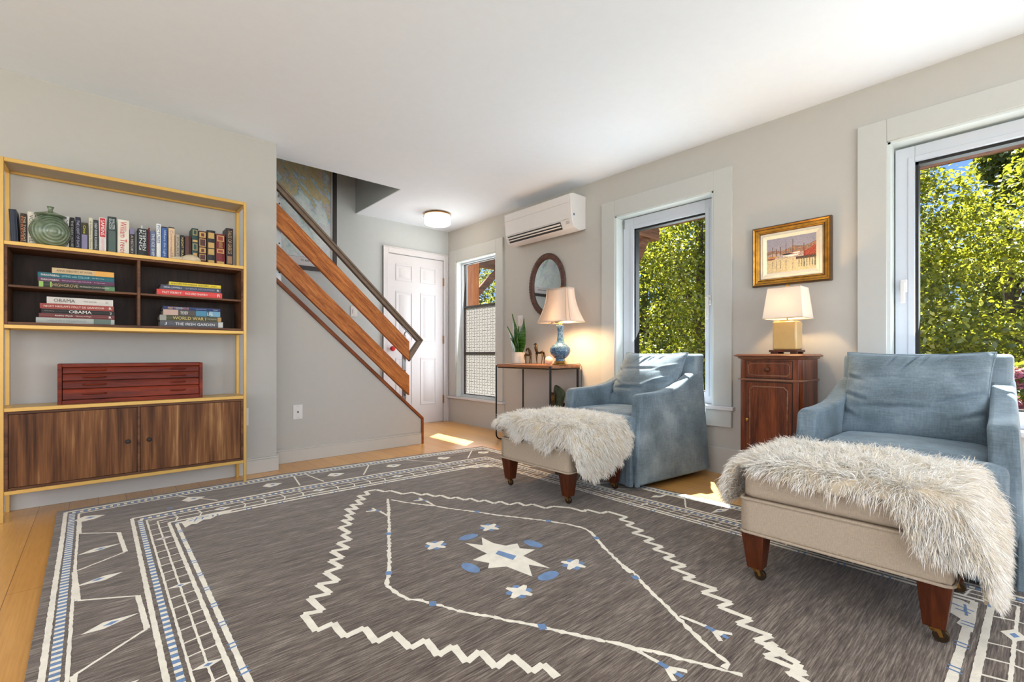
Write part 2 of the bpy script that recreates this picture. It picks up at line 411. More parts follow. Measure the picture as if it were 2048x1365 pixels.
# baseboards
def baseboard(name, x0, x1, y0, y1, h, face):
    """face: 'y-' board on a wall facing -y, 'x-' on a wall facing -x"""
    b = MB()
    if face == 'y-':
        b.box(x0, x1, y0, y1, 0, h - 0.022, M['base']); b.box(x0, x1, y0 + 0.004, y1, h - 0.022, h - 0.008, M['base']); b.box(x0, x1, y0 + 0.008, y1, h - 0.008, h, M['base'])
    else:
        b.box(x0, x1, y0, y1, 0, h, M['base'])
    return struct(name, b, bevel=0.002, seg=1)
baseboard('baseboard_left', -3.0, 1.006, YS - 0.016, YS - 0.0005, 0.118, 'y-')
baseboard('baseboard_stair', 0.994, 2.328, YT - 0.016, YT - 0.0005, 0.118, 'y-')
baseboard('baseboard_right', XR - 0.014, XR - 0.0005, -2.6, 3.98, 0.188, 'x-')
struct('trim_1', MB().box(XR - 0.010, XR - 0.0005, 3.955, 5.06, 0.0, 0.30, M['trim']))     # panel below the entry window
# sloping wood cap of the stair wall, with its vertical end trim
cap = MB(); s = 0.92; t = 0.028; L = math.hypot(1, s)
cap.prism([(0.90, 0.235 + s * 1.43), (2.335, 0.235), (2.352, 0.250), (0.90, 0.235 + s * 1.43 + t * L + 0.004)], 'y', 3.952, 4.088, M['fir_cap'])
cap.box(2.33, 2.352, 3.952, 4.088, 0.0, 0.25, M['fir_cap'])
struct('trim_2', cap, bevel=0.002, seg=1)

# windows of the right wall
def window(idx, w, casing, sash, glass, label):
    y0, y1, z0, z1 = w
    f = MB()   # jamb liner between casing and sash, deep in the wall
    f.box(XR - 0.012, 3.54, y0 - 0.004, y0 + 0.012, z0, z1, M['reveal']).box(XR - 0.012, 3.54, y1 - 0.012, y1 + 0.004, z0, z1, M['reveal'])
    f.box(XR - 0.012, 3.54, y0, y1, z1 - 0.012, z1 + 0.004, M['reveal'])  .box(3.43, 3.54, y0, y1, z0 - 0.01, z0 + 0.012, M['reveal'])
    root = struct('window_%d' % idx, f, label=label)
    c = MB(); a, b, top, bot = casing
    c.box(XR - 0.022, XR, a, y0 - 0.004, bot, top, M['trim']).box(XR - 0.022, XR, y1 + 0.004, b, bot, top, M['trim']).box(XR - 0.022, XR, y0 - 0.004, y1 + 0.004, z1 + 0.004, top, M['trim'])
    c.build('casing', root, bevel=0.002, seg=1)
    if sash:
        s = MB(); a, b, lo, hi = sash; g0, g1, g2, g3 = glass
        s.box(3.463, 3.53, a, g0, lo, hi, M['vinyl']).box(3.463, 3.53, g1, b, lo, hi, M['vinyl']).box(3.463, 3.53, g0, g1, g3, hi, M['vinyl']).box(3.463, 3.53, g0, g1, lo, g2, M['vinyl'])
        for q in (0.030,):
            s.box(3.458, 3.463, g0 - q, g0, g2 - q, g3 + q, M['vinyl']).box(3.458, 3.463, g1, g1 + q, g2 - q, g3 + q, M['vinyl']).box(3.458, 3.463, g0, g1, g3, g3 + q, M['vinyl']).box(3.458, 3.463, g0, g1, g2 - q, g2, M['vinyl'])
        s.build('sash', root, bevel=0.002, seg=1)
        k = MB()
        for (p, q, r, t) in ((g0 - 0.002, g0 + 0.010, g2, g3), (g1 - 0.014, g1 + 0.002, g2, g3)): k.box(3.478, 3.532, p, q, r, t, M['gasket'])
        k.box(3.478, 3.532, g0, g1, g3 - 0.016, g3 + 0.002, M['gasket']).box(3.48, 3.532, g0, g1, g2 - 0.002, g2 + 0.008, M['gasket'])
        k.build('black_gasket', root)
        MB().box(3.500, 3.504, g0, g1, g2, g3, M['glass']).build('glass_pane', root)
    return root
w2 = window(2, W2, (1.462, 2.607, 2.20, 0.49), (1.615, 2.448, 0.49, 2.04), (1.703, 2.343, 0.575, 1.945), 'tall white casement window beyond the mahogany cabinet, full of green leaves')
w3 = window(3, W3, (-0.42, 0.729, 2.203, 0.49), (-0.262, 0.570, 0.49, 2.045), (-0.175, 0.483, 0.575, 1.955), 'casement window nearest the camera behind the right armchair')
w1 = window(1, W1, (3.975, 5.033, 2.162, 0.33), None, None, 'entry window with two patterned frosted lower panes beside the white door')
for w, a, b in ((w2, 1.445, 2.625), (w3, -0.435, 0.745)):
    MB().box(XR - 0.045, 3.45, a, b, 0.462, 0.49, M['white']).build('window_sill', w, bevel=0.004)
    MB().box(XR - 0.024, XR, a + 0.018, b - 0.018, 0.34, 0.462, M['trim']).build('apron', w, bevel=0.002, seg=1)
MB().box(XR - 0.045, 3.46, 3.945, 5.06, 0.303, 0.328, M['white']).build('window_sill', w1, bevel=0.004)
def handle(root, y, z0, z1):
    h = MB(); h.box(3.447, 3.460, y - 0.016, y + 0.016, z1 - 0.075, z1, M['plastic'])
    h.box(3.425, 3.450, y - 0.010, y + 0.010, z1 - 0.045, z1 - 0.020, M['plastic'])
    h.box(3.412, 3.430, y - 0.011, y + 0.011, z0, z1 - 0.018, M['plastic'])
    h.build('window_handle', root, bevel=0.005)
handle(w2, 1.668, 1.125, 1.31); handle(w3, 0.530, 1.155, 1.292)
h = MB(); h.box(3.452, 3.465, 2.430, 2.440, 1.96, 2.03, M['steel']); h.build('hinge', w2, bevel=0.002)
# entry window: frame, rails, clear pane over two frosted panes with a woven dash pattern
f1 = MB(); f1.box(3.44, 3.52, 4.845, 4.874, 0.34, 2.005, M['vinyl']).box(3.44, 3.52, 4.109, 4.136, 0.34, 2.005, M['vinyl']).box(3.44, 3.52, 4.136, 4.845, 1.985, 2.006, M['vinyl']).box(3.44, 3.52, 4.136, 4.845, 0.338, 0.355, M['vinyl'])
f1.build('sash', w1, bevel=0.002, seg=1)
r1 = MB(); DR = plain('dark_bronze_rail', s2l(70, 60, 54), 0.5)
for z in (1.450, 0.876): r1.box(3.462, 3.492, 4.136, 4.845, z - 0.010, z + 0.010, DR)
r1.box(3.462, 3.492, 4.836, 4.845, 0.355, 1.985, DR).box(3.462, 3.492, 4.136, 4.145, 0.355, 1.985, DR).box(3.462, 3.492, 4.136, 4.845, 0.355, 0.363, DR).box(3.462, 3.492, 4.136, 4.845, 1.977, 1.985, DR)
r1.build('dark_rail', w1)
MB().box(3.478, 3.481, 4.145, 4.836, 1.46, 1.977, M['glass']).build('glass_pane', w1)
GL = plain('film_dash', s2l(70, 72, 68), 0.7)
for (za, zb) in ((0.886, 1.440), (0.363, 0.866)):
    p = MB().box(3.478, 3.481, 4.145, 4.836, za, zb, M['frosted']).build('frosted_pane', w1)
    d = MB(); row = 0; z = za + 0.02; rnd = random.Random(5)
    while z < zb - 0.012:
        y = 4.150 + (0.052 if row % 2 else 0.0)
        while y < 4.79:
            d.box(3.4755, 3.477, y, min(y + 0.066, 4.834), z, z + 0.0052, GL)
            yy = y + 0.078
            if yy < 4.83: d.box(3.4755, 3.477, yy, yy + 0.0045, max(za + 0.002, z - 0.022), min(zb - 0.002, z + 0.024), GL)
            y += 0.104
        z += 0.0335; row += 1
    d.build('film_pattern', p)

# entry door
dm = MB(); dm.box(2.546, 3.304, 5.085, 5.125, 0.006, 2.047, M['white'])
def panel(b, x0, x1, z0, z1):
    y = 5.085
    for (a, q, r, s) in ((x0, x0 + 0.018, z0, z1), (x1 - 0.018, x1, z0, z1), (x0 + 0.018, x1 - 0.018, z0, z0 + 0.018), (x0 + 0.018, x1 - 0.018, z1 - 0.018, z1)):
        b.box(a, q, y - 0.006, y + 0.001, r, s, M['white'])
    i = 0.042
    b.hexa([(x0 + i, y, z0 + i), (x1 - i, y, z0 + i), (x1 - i, y, z1 - i), (x0 + i, y, z1 - i)],
           [(x0 + i + 0.014, y - 0.006, z0 + i + 0.014), (x1 - i - 0.014, y - 0.006, z0 + i + 0.014), (x1 - i - 0.014, y - 0.006, z1 - i - 0.014), (x0 + i + 0.014, y - 0.006, z1 - i - 0.014)], M['white'])
for (a, b) in ((2.645, 2.872), (2.976, 3.203)):
    for (c, d) in ((1.735, 1.935), (1.015, 1.610), (0.235, 0.815)): panel(dm, a, b, c, d)
door = struct('door_1', dm, label='white six-panel entry door with red knob', bevel=0.0015, seg=1)
c = MB()
for (a, b, z0, z1) in ((2.474, 2.543, 0, 2.125), (3.307, 3.373, 0, 2.125), (2.543, 3.307, 2.052, 2.125)):
    c.box(a, b, YD - 0.016, YD, z0, z1, M['white'])
c.box(2.474, 2.486, YD - 0.026, YD, 0, 2.125, M['white']).box(3.361, 3.373, YD - 0.026, YD, 0, 2.125, M['white']).box(2.486, 3.361, YD - 0.026, YD, 2.113, 2.125, M['white'])
c.build('casing', door, bevel=0.003)
RED = plain('red_knob_cover', s2l(196, 22, 30), 0.35)
k = MB(); k.lathe([(0.0, 5.020), (0.022, 5.022), (0.031, 5.035), (0.030, 5.052), (0.016, 5.064)], (2.585, 0, 0.925), RED, axis='y', n=24)
k.lathe([(0.012, 5.064), (0.012, 5.084)], (2.585, 0, 0.925), M['brass'], axis='y', n=16)
kn = k.build('door_knob', door, smooth=True); kn['label'] = 'red knob'
for z in (0.285, 1.043, 1.778):
    h = MB(); h.box(3.300, 3.312, YD - 0.012, YD + 0.004, z - 0.05, z + 0.05, M['brass']); h.cyl((3.306, YD - 0.014, z - 0.05), (3.306, YD - 0.014, z + 0.05), 0.006, M['brass']); h.build('hinge', door)

# stair flight behind the sloping wall
st = MB()
for i in range(9):
    x1 = 2.10 - i * 0.195
    st.box(x1 - 0.195, x1, 4.095, YD - 0.004, 0, 0.18 * (i + 1) - 0.07, M['fir_cap'])
struct('trim_3', st, label='wooden stair flight climbing behind the sloping wall')

# ------------------------------------------------------------------ outdoors
def leaf_mat(name, stops):
    m, nt, b = newmat(name); nt.nodes.remove(b)
    gi = node(nt, 'ShaderNodeNewGeometry')
    f = math_n(nt, 'ADD', math_n(nt, 'MULTIPLY', gi.outputs['Random Per Island'], 0.6), math_n(nt, 'MULTIPLY', noise(nt, coords(nt), 1.6, 3), 0.4))
    col = ramp(nt, f, stops)
    df = node(nt, 'ShaderNodeBsdfDiffuse'); tr = node(nt, 'ShaderNodeBsdfTranslucent'); gl = node(nt, 'ShaderNodeBsdfGlossy'); gl.inputs['Roughness'].default_value = 0.4
    nt.links.new(col, df.inputs[0]); nt.links.new(mixc(nt, 0.5, col, (0.42, 0.40, 0.025)), tr.inputs[0])
    a = node(nt, 'ShaderNodeMixShader'); a.inputs[0].default_value = 0.45
    nt.links.new(df.outputs[0], a.inputs[1]); nt.links.new(tr.outputs[0], a.inputs[2])
    q = node(nt, 'ShaderNodeMixShader'); q.inputs[0].default_value = 0.07
    nt.links.new(a.outputs[0], q.inputs[1]); nt.links.new(gl.outputs[0], q.inputs[2])
    nt.links.new(q.outputs[0], nt.nodes['Material Output'].inputs[0]); return m
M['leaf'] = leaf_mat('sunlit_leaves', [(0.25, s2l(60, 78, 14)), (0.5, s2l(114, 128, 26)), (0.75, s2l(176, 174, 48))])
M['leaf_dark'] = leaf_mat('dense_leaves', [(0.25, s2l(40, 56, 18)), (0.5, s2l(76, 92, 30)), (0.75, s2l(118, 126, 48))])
M['bark'] = plain('bark', s2l(88, 70, 56), 0.9, nz=0.5, var=0.3)
M['ground'] = plain('garden_ground', s2l(92, 94, 72), 0.95, nz=0.4, var=0.35)
M['timber'] = wood('rough_cedar', s2l(84, 54, 40), s2l(150, 106, 82), 'x', 0.8, 0.9)
M['timber_y'] = wood('rough_cedar_fascia', s2l(74, 48, 38), s2l(132, 96, 78), 'y', 0.8, 0.9)
M['post'] = wood('orange_cedar_post', s2l(176, 92, 46), s2l(222, 140, 84), 'z', 0.7, 0.9)
struct('floor_garden', MB().box(3.62, 60, -40, 60, -0.45, -0.30, M['ground']).box(-60, -3.2, -40, 60, -0.45, -0.3, M['ground']).box(-3.2, 3.62, -40, -2.8, -0.45, -0.3, M['ground']))

def leaves(name, parent, centers, radii, n, size, mat, seed, flat=1.0):
    rs = np.random.RandomState(seed)
    nc = len(centers); C = np.array(centers); R = np.array(radii)
    w = R ** 2; w = w / w.sum(); idx = rs.choice(nc, n, p=w)
    d = rs.normal(size=(n, 3)); d /= np.linalg.norm(d, axis=1)[:, None]
    rr = R[idx] * rs.uniform(0.25, 1.0, n) ** 0.5
    P = C[idx] + d * rr[:, None] * np.array([1, 1, flat])
    nrm = rs.normal(size=(n, 3)) * 0.75 + np.array([0.15, 0.1, 0.75]) + d * 0.5; nrm /= np.linalg.norm(nrm, axis=1)[:, None]
    t = rs.normal(size=(n, 3)); t -= nrm * (t * nrm).sum(1)[:, None]; t /= np.linalg.norm(t, axis=1)[:, None]
    b = np.cross(nrm, t); s = size * rs.uniform(0.6, 1.3, n)[:, None]
    V = np.empty((n, 6, 3)); fold = nrm * s * 0.12
    V[:, 0] = P - t * s * 0.5; V[:, 1] = P - t * s * 0.12 + b * s * 0.30 + fold; V[:, 2] = P + t * s * 0.25 + b * s * 0.22 + fold
    V[:, 3] = P + t * s * 0.62 - fold; V[:, 4] = P + t * s * 0.25 - b * s * 0.22 + fold; V[:, 5] = P - t * s * 0.12 - b * s * 0.30 + fold
    V = V.reshape(-1, 3)
    if parent is not None: V -= np.array(parent['_o'])
    me = bpy.data.meshes.new(name); me.vertices.add(n * 6); me.vertices.foreach_set('co', V.astype(np.float32).ravel())
    me.loops.add(n * 6); me.polygons.add(n)
    me.loops.foreach_set('vertex_index', np.arange(n * 6, dtype=np.int32))
    me.polygons.foreach_set('loop_start', np.arange(0, n * 6, 6, dtype=np.int32)); me.polygons.foreach_set('loop_total', np.full(n, 6, dtype=np.int32))
    me.materials.append(mat); me.update(calc_edges=True)
    o = bpy.data.objects.new(name, me); COL.objects.link(o)
    if parent is not None: o.parent = parent
    return o
def tree(loc, h, rx, ry, nblob, nleaf, size, mat, label, seed, low=0.05, sparse=1.0, z0=-0.3):
    root = thing('leafy_tree', label, 'tree', (loc[0], loc[1], z0), 'garden trees beyond the windows')
    rs = random.Random(seed); cs = []; rr = []
    for i in range(nblob):
        u = rs.uniform(low, 1.0); wv = math.sqrt(max(0.05, 1 - (2 * u - 0.85) ** 2 * 0.9)); a = rs.uniform(0, 2 * PI); q = math.sqrt(rs.random())
        cs.append((loc[0] + rx * wv * q * math.cos(a), loc[1] + ry * wv * q * math.sin(a), z0 + h * u)); rr.append(rs.uniform(0.22, 0.48) * sparse)
    leaves('foliage', root, cs, rr, nleaf, size, mat, seed)
    tk = MB(); top = (loc[0], loc[1], z0 + h * 0.8)
    tk.tube([(loc[0], loc[1], z0 - 0.02), (loc[0] + 0.04, loc[1] - 0.03, z0 + h * 0.3), (loc[0] - 0.03, loc[1] + 0.05, z0 + h * 0.6), top], 0.06, M['bark'], 8, [0.085, 0.065, 0.04, 0.015])
    for i in range(0, nblob, 2):
        c = cs[i]; zb = z0 + min(h * 0.7, max(0.15 * h, (c[2] - z0) * 0.55)); mid = ((loc[0] + c[0]) / 2, (loc[1] + c[1]) / 2, (zb + c[2]) / 2 + 0.08)
        tk.tube([(loc[0], loc[1], zb), mid, c], 0.02, M['bark'], 5, [0.026, 0.016, 0.005])
    tk.build('trunk', root, smooth=True); return root
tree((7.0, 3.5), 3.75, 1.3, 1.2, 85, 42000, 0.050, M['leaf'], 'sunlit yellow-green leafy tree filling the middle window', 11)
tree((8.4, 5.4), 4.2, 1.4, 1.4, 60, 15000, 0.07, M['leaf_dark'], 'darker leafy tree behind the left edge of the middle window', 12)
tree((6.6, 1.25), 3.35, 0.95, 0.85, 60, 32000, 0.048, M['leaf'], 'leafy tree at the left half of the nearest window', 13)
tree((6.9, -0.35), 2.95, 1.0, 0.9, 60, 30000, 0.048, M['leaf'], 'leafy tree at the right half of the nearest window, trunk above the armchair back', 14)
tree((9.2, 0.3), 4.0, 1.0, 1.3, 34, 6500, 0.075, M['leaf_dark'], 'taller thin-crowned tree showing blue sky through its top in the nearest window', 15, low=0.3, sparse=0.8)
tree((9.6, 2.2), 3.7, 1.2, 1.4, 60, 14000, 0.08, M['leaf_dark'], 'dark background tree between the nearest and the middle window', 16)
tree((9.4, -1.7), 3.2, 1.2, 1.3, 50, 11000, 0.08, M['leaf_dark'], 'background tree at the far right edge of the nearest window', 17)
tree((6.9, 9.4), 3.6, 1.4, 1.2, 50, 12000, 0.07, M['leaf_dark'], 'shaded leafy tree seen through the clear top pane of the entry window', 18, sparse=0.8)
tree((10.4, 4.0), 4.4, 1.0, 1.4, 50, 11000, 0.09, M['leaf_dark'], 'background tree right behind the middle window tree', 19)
# evergreen hedge that closes the low gaps
hg = thing('garden_hedge', 'low dense hedge below the trees outside the windows', 'hedge', (8.2, 2.0, -0.3))
rs = random.Random(3); cs = [(8.2 + rs.uniform(-.4, .4), rs.uniform(-3, 9.5), rs.uniform(-0.2, 1.0)) for i in range(110)]
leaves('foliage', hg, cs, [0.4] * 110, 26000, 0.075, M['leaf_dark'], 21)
tk = MB()
for i in range(0, 110, 4): tk.tube([(8.2, cs[i][1], -0.31), cs[i]], 0.012, M['bark'], 5)
tag(tk.build('stems', hg), kind='stuff')
hg2 = thing('garden_hedge', 'tall dark wall of foliage at the far back of the garden', 'hedge', (13.2, 4.0, -0.3))
cs = [(13.2 + rs.uniform(-.5, .5), rs.uniform(-4, 20), rs.uniform(-0.2, 3.0)) for i in range(330)]
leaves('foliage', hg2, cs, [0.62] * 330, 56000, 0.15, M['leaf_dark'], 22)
tk = MB()
for i in range(0, 330, 14): tk.tube([(13.2, cs[i][1], -0.31), cs[i]], 0.02, M['bark'], 5)
tag(tk.build('stems', hg2), kind='stuff')
# pink flowering shrub just outside the nearest window
fs = thing('flowering_shrub', 'shrub with pink flower clusters outside the nearest window, right of the armchair back', 'shrub', (5.1, 0.02, -0.3))
cs = [(5.1 + random.uniform(-.22, .22), 0.02 + random.uniform(-.28, .16), -0.1 + random.uniform(0, .82)) for i in range(22)]
leaves('foliage', fs, cs, [0.17] * 22, 4200, 0.06, M['leaf_dark'], 31)
PK = leaf_mat('pink_petals', [(0.2, s2l(150, 60, 110)), (0.5, s2l(176, 90, 136)), (0.8, s2l(196, 130, 170))])
fc = [(4.92 + random.uniform(-.14, .14), 0.0 + random.uniform(-.25, .16), 0.28 + random.uniform(0, .46)) for i in range(16)]
leaves('pink_flowers', fs, fc, [0.055] * 16, 1500, 0.04, PK, 32)
tk = MB()
for c in cs[::2]: tk.tube([(5.1, 0.02, -0.31), c], 0.01, M['bark'], 5, [0.012, 0.004])
tag(tk.build('stems', fs), kind='stuff')
# timber pergola
pg = thing('timber_pergola', 'rough brown timber pergola beams and posts outside the windows', 'pergola', (5.0, 3.0, -0.3))
p = MB(); p.box(5.0, 5.09, -3.2, 3.40, 2.39, 2.62, M['timber_y']).box(4.965, 5.0, -3.2, 3.40, 2.352, 2.43, M['timber_y']); p.build('fascia_beam', pg, bevel=0.004)
MB().box(3.64, 5.02, 3.03, 3.17, 2.215, 2.352, M['timber']).build('cross_beam', pg, bevel=0.006)
p = MB(); p.hexa([(4.04, 3.06, 0.99), (4.04, 3.14, 0.99), (4.04, 3.14, 1.20), (4.04, 3.06, 1.20)], [(4.86, 3.06, 2.215), (4.86, 3.14, 2.215), (4.73, 3.14, 2.215), (4.73, 3.06, 2.215)], M['timber']); p.build('brace', pg, bevel=0.004)
MB().box(3.92, 4.05, 3.03, 3.17, -0.31, 2.215, M['timber']).build('post', pg, bevel=0.006)
MB().box(5.0, 5.12, 6.70, 6.885, -0.31, 2.9, M['post']).build('post', pg, bevel=0.006)
MB().box(5.0, 7.4, 6.72, 6.86, 2.44, 2.66, M['timber']).build('cross_beam', pg, bevel=0.006)
p = MB(); p.hexa([(5.12, 6.75, 1.86), (5.12, 6.83, 1.86), (5.12, 6.83, 2.02), (5.12, 6.75, 2.02)], [(5.74, 6.75, 2.44), (5.74, 6.83, 2.44), (5.58, 6.83, 2.44), (5.58, 6.75, 2.44)], M['timber']); p.build('brace', pg, bevel=0.004)
MB().box(7.2, 7.35, 6.72, 6.87, -0.31, 2.45, M['timber']).build('post', pg, bevel=0.006)
# ------------------------------------------------------------------ stair railing
BX = 3.945
rl = thing('stair_railing', 'stair railing of two wide orange fir boards under a bronze handrail', 'railing', (2.2, 3.97, 0.45))
def bz(z0, x, x0=1.0): return z0 - 0.922 * (x - x0)
for (zt, zb) in ((2.087, 1.908), (1.766, 1.580)):
    b = MB(); b.prism([(1.0, bz(zb, 1.0)), (2.200, bz(zb, 2.200)), (2.200, bz(zt, 2.200)), (1.0, bz(zt, 1.0))], 'y', 3.958, 3.996, M['fir'])
    o = b.build('rail_board', rl, bevel=0.003)
def hz(x): return 2.265 - 0.942 * (x - 1.0)
hb = MB(); th = 0.068
hb.prism([(1.0, hz(1.0) - th), (2.285, hz(2.285) - th), (2.347, hz(2.347)), (1.0, hz(1.0))], 'y', 3.960, 3.984, M['bronze_rail'])
hb.prism([(1.0, hz(1.0) - th * 0.35), (2.325, hz(2.325) - th * .35), (2.347, hz(2.347)), (1.0, hz(1.0))], 'y', 3.948, 4.000, M['bronze_rail'])
hb.prism([(1.0, hz(1.0) - th), (2.285, hz(2.285) - th), (2.305, hz(2.305) - th * .72), (1.0, hz(1.0) - th * .72)], 'y', 3.952, 3.996, M['bronze_rail'])
hb.prism([(2.347, 0.996), (2.202, 0.792), (2.198, 0.868), (2.287, 0.985)], 'y', 3.952, 3.996, M['bronze_rail'])
hb.build('handrail', rl, bevel=0.003)
for x0, z0, z1 in ((2.150, 0.405, 1.045), (1.050, 1.44, 2.115)):
    p = MB().box(x0, x0 + 0.036, 3.998, 4.012, z0, z1, M['steel']); 
    for z in (z0 + 0.07, z0 + 0.19, z0 + 0.30, z1 - 0.06): p.lathe([(0.0, 3.990), (0.006, 3.992), (0.006, 3.999)], (x0 + 0.022, 0, z), M['black'], axis='y', n=10)
    po = p.build('post', rl, bevel=0.001, seg=1)
    h = MB(); h.tube([(x0 + 0.018, 4.004, z1 - 0.01), (x0 + 0.018, 3.985, z1 + 0.02), (x0 + 0.03, 3.974, z1 + 0.035)], 0.006, M['steel'], 8)
    h.prism([(x0 - 0.02, z1 + 0.075), (x0 + 0.08, z1 - 0.019), (x0 + 0.08, z1 - 0.011), (x0 - 0.02, z1 + 0.083)], 'y', 3.966, 3.980, M['steel']); h.build('rail_bracket', rl)

# ------------------------------------------------------------------ framed sea chart on the stair wall
fc = thing('framed_nautical_chart', 'large framed nautical chart hanging on the wall behind the stair railing', 'picture', (1.0, 5.075, 1.735))
x0, x1, z0, z1 = 0.10, 1.933, 1.735, 3.30
f = MB(); CF = plain('charcoal_frame', s2l(62, 60, 60), 0.45)
f.box(x0, x1, 5.052, 5.079, z0, z0 + 0.042, CF).box(x0, x1, 5.052, 5.079, z1 - 0.042, z1, CF).box(x0, x0 + 0.042, 5.052, 5.079, z0 + .042, z1 - .042, CF).box(x1 - 0.042, x1, 5.052, 5.079, z0 + .042, z1 - .042, CF)
f.build('frame', fc, bevel=0.002, seg=1)
def chart_mat():
    m, nt, b = newmat('nautical_chart_print')
    v = coords(nt, (1, 1, 1))
    vr = coords(nt, (2.6, 1, 0.95), (0, math.radians(32), 0))
    n1 = noise(nt, vr, 4.2, 10, 0.66, 0.35)
    sx = node(nt, 'ShaderNodeSeparateXYZ'); nt.links.new(v, sx.inputs[0])
    # more land toward the upper right of the sheet, open sea toward the bottom
    g = math_n(nt, 'ADD', math_n(nt, 'MULTIPLY', sx.outputs['Z'], 0.34), math_n(nt, 'MULTIPLY', sx.outputs['X'], 0.06))
    f = math_n(nt, 'ADD', n1, math_n(nt, 'SUBTRACT', g, 0.275))
    col = ramp(nt, f, [(0.0, s2l(236, 240, 240)), (0.36, s2l(222, 232, 232)), (0.48, s2l(206, 224, 222)), (0.525, s2l(178, 204, 214)), (0.548, s2l(164, 194, 208)), (0.553, s2l(120, 112, 88)), (0.562, s2l(206, 192, 150)), (0.8, s2l(186, 176, 132))])
    n2 = noise(nt, coords(nt), 46, 5, 0.8)
    spk = ramp(nt, n2, [(0.40, (0.70, 0.70, 0.72)), (0.50, (1, 1, 1))])
    c = mixc(nt, 0.55, col, spk, 'MULTIPLY')
    n3 = noise(nt, coords(nt), 5.5, 6, 0.7)
    c = mixc(nt, math_n(nt, 'MULTIPLY', ramp(nt, n3, [(0.52, (0, 0, 0)), (0.60, (1, 1, 1))]), 0.35), c, s2l(206, 190, 214))
    nt.links.new(c, b.inputs['Base Color']); b.inputs['Roughness'].default_value = 0.45
    return m
MC = chart_mat(); sheet = MB(); sheet.box(x0 + .04, x1 - .04, 5.064, 5.068, z0 + .04, z1 - .04, M['white'])
sheet.build('mat_board', fc)
ch = MB().box(x0 + .06, x1 - .062, 5.061, 5.064, z0 + .13, z1 - .06, MC).build('chart_print', fc)
tx = MB(); put_text(tx, 'TO BAR HARBOR', (1.56, 5.0605, z0 + 0.088), (1, 0, 0), (0, 0, 1), 0.20, 0.018, M['black']); tx.build('lettering', fc)
tx = MB().box(x1 - 0.068, x1 - 0.066, 5.0600, 5.0608, z0 + .13, z1 - .06, M['black']).box(0.20, x1 - 0.066, 5.06, 5.0608, z0 + 0.13, z0 + 0.1315, M['black']); tx.build('border_line', fc)

# ------------------------------------------------------------------ gold framed shelving unit
sx0, sx1, sy0, sy1 = -0.381, 0.740, 3.514, 3.752
bc = thing('shelving_unit', 'tall gold metal framed shelving unit with walnut cabinets against the left wall', 'shelving unit', (0.18, 3.63, 0))
t = 0.018
f = MB()
for x in (sx0, sx1 - t):
    for y in (sy0, sy1 - t): f.box(x, x + t, y, y + t, 0, 1.875, M['gold'])
for z in (1.875, 1.449, 1.018, 0.588, 0.160):
    f.box(sx0 + t, sx1 - t, sy0, sy0 + t, z - 0.020, z, M['gold']).box(sx0 + t, sx1 - t, sy1 - t, sy1, z - 0.020, z, M['gold'])
    f.box(sx0, sx0 + t, sy0 + t, sy1 - t, z - 0.020, z, M['gold']).box(sx1 - t, sx1, sy0 + t, sy1 - t, z - 0.020, z, M['gold'])
f.build('metal_frame', bc, bevel=0.0015, seg=1)
PL = plain('gold_sheet_metal', s2l(216, 180, 108), 0.33, metal=0.3, var=0.02)
PG = plain('taupe_sheet_metal', s2l(178, 160, 134), 0.45, metal=0.2, var=0.02)
MB().box(sx0 + t, sx1 - t, sy0 + t, sy1 - t, 1.866, 1.872, PG).build('top_panel', bc)
for z in (1.449, 0.588): MB().box(sx0 + t, sx1 - t, sy0 + t, sy1 - t, z - 0.006, z, PL).build('shelf_plate', bc)
# open walnut hutch
hx0, hx1 = sx0 + t, sx1 - t; yb_ = sy1 - 0.004; q = 0.012
h = MB(); h.box(hx0, hx0 + q, sy0 + .004, yb_, 1.019, 1.428, M['walnut_x']).box(hx1 - q, hx1, sy0 + .004, yb_, 1.019, 1.428, M['walnut_x'])
h.box(hx0 + q, hx1 - q, sy0 + .004, yb_, 1.019, 1.033, M['walnut_x']).box(hx0 + q, hx1 - q, sy0 + .004, yb_, 1.416, 1.428, M['walnut_x'])
h.box(0.171, 0.185, sy0 + .004, yb_ - .01, 1.033, 1.416, M['walnut_x']); h.build('hutch_case', bc, bevel=0.001, seg=1)
MB().box(hx0 + q, hx1 - q, yb_ - 0.008, yb_, 1.033, 1.416, M['walnut_shade']).build('back_panel', bc)
for (a, b) in ((hx0 + q, 0.171), (0.185, hx1 - q)): MB().box(a, b, sy0 + .010, yb_ - .01, 1.213, 1.225, M['walnut_x']).build('adjustable_shelf', bc, bevel=0.001, seg=1)
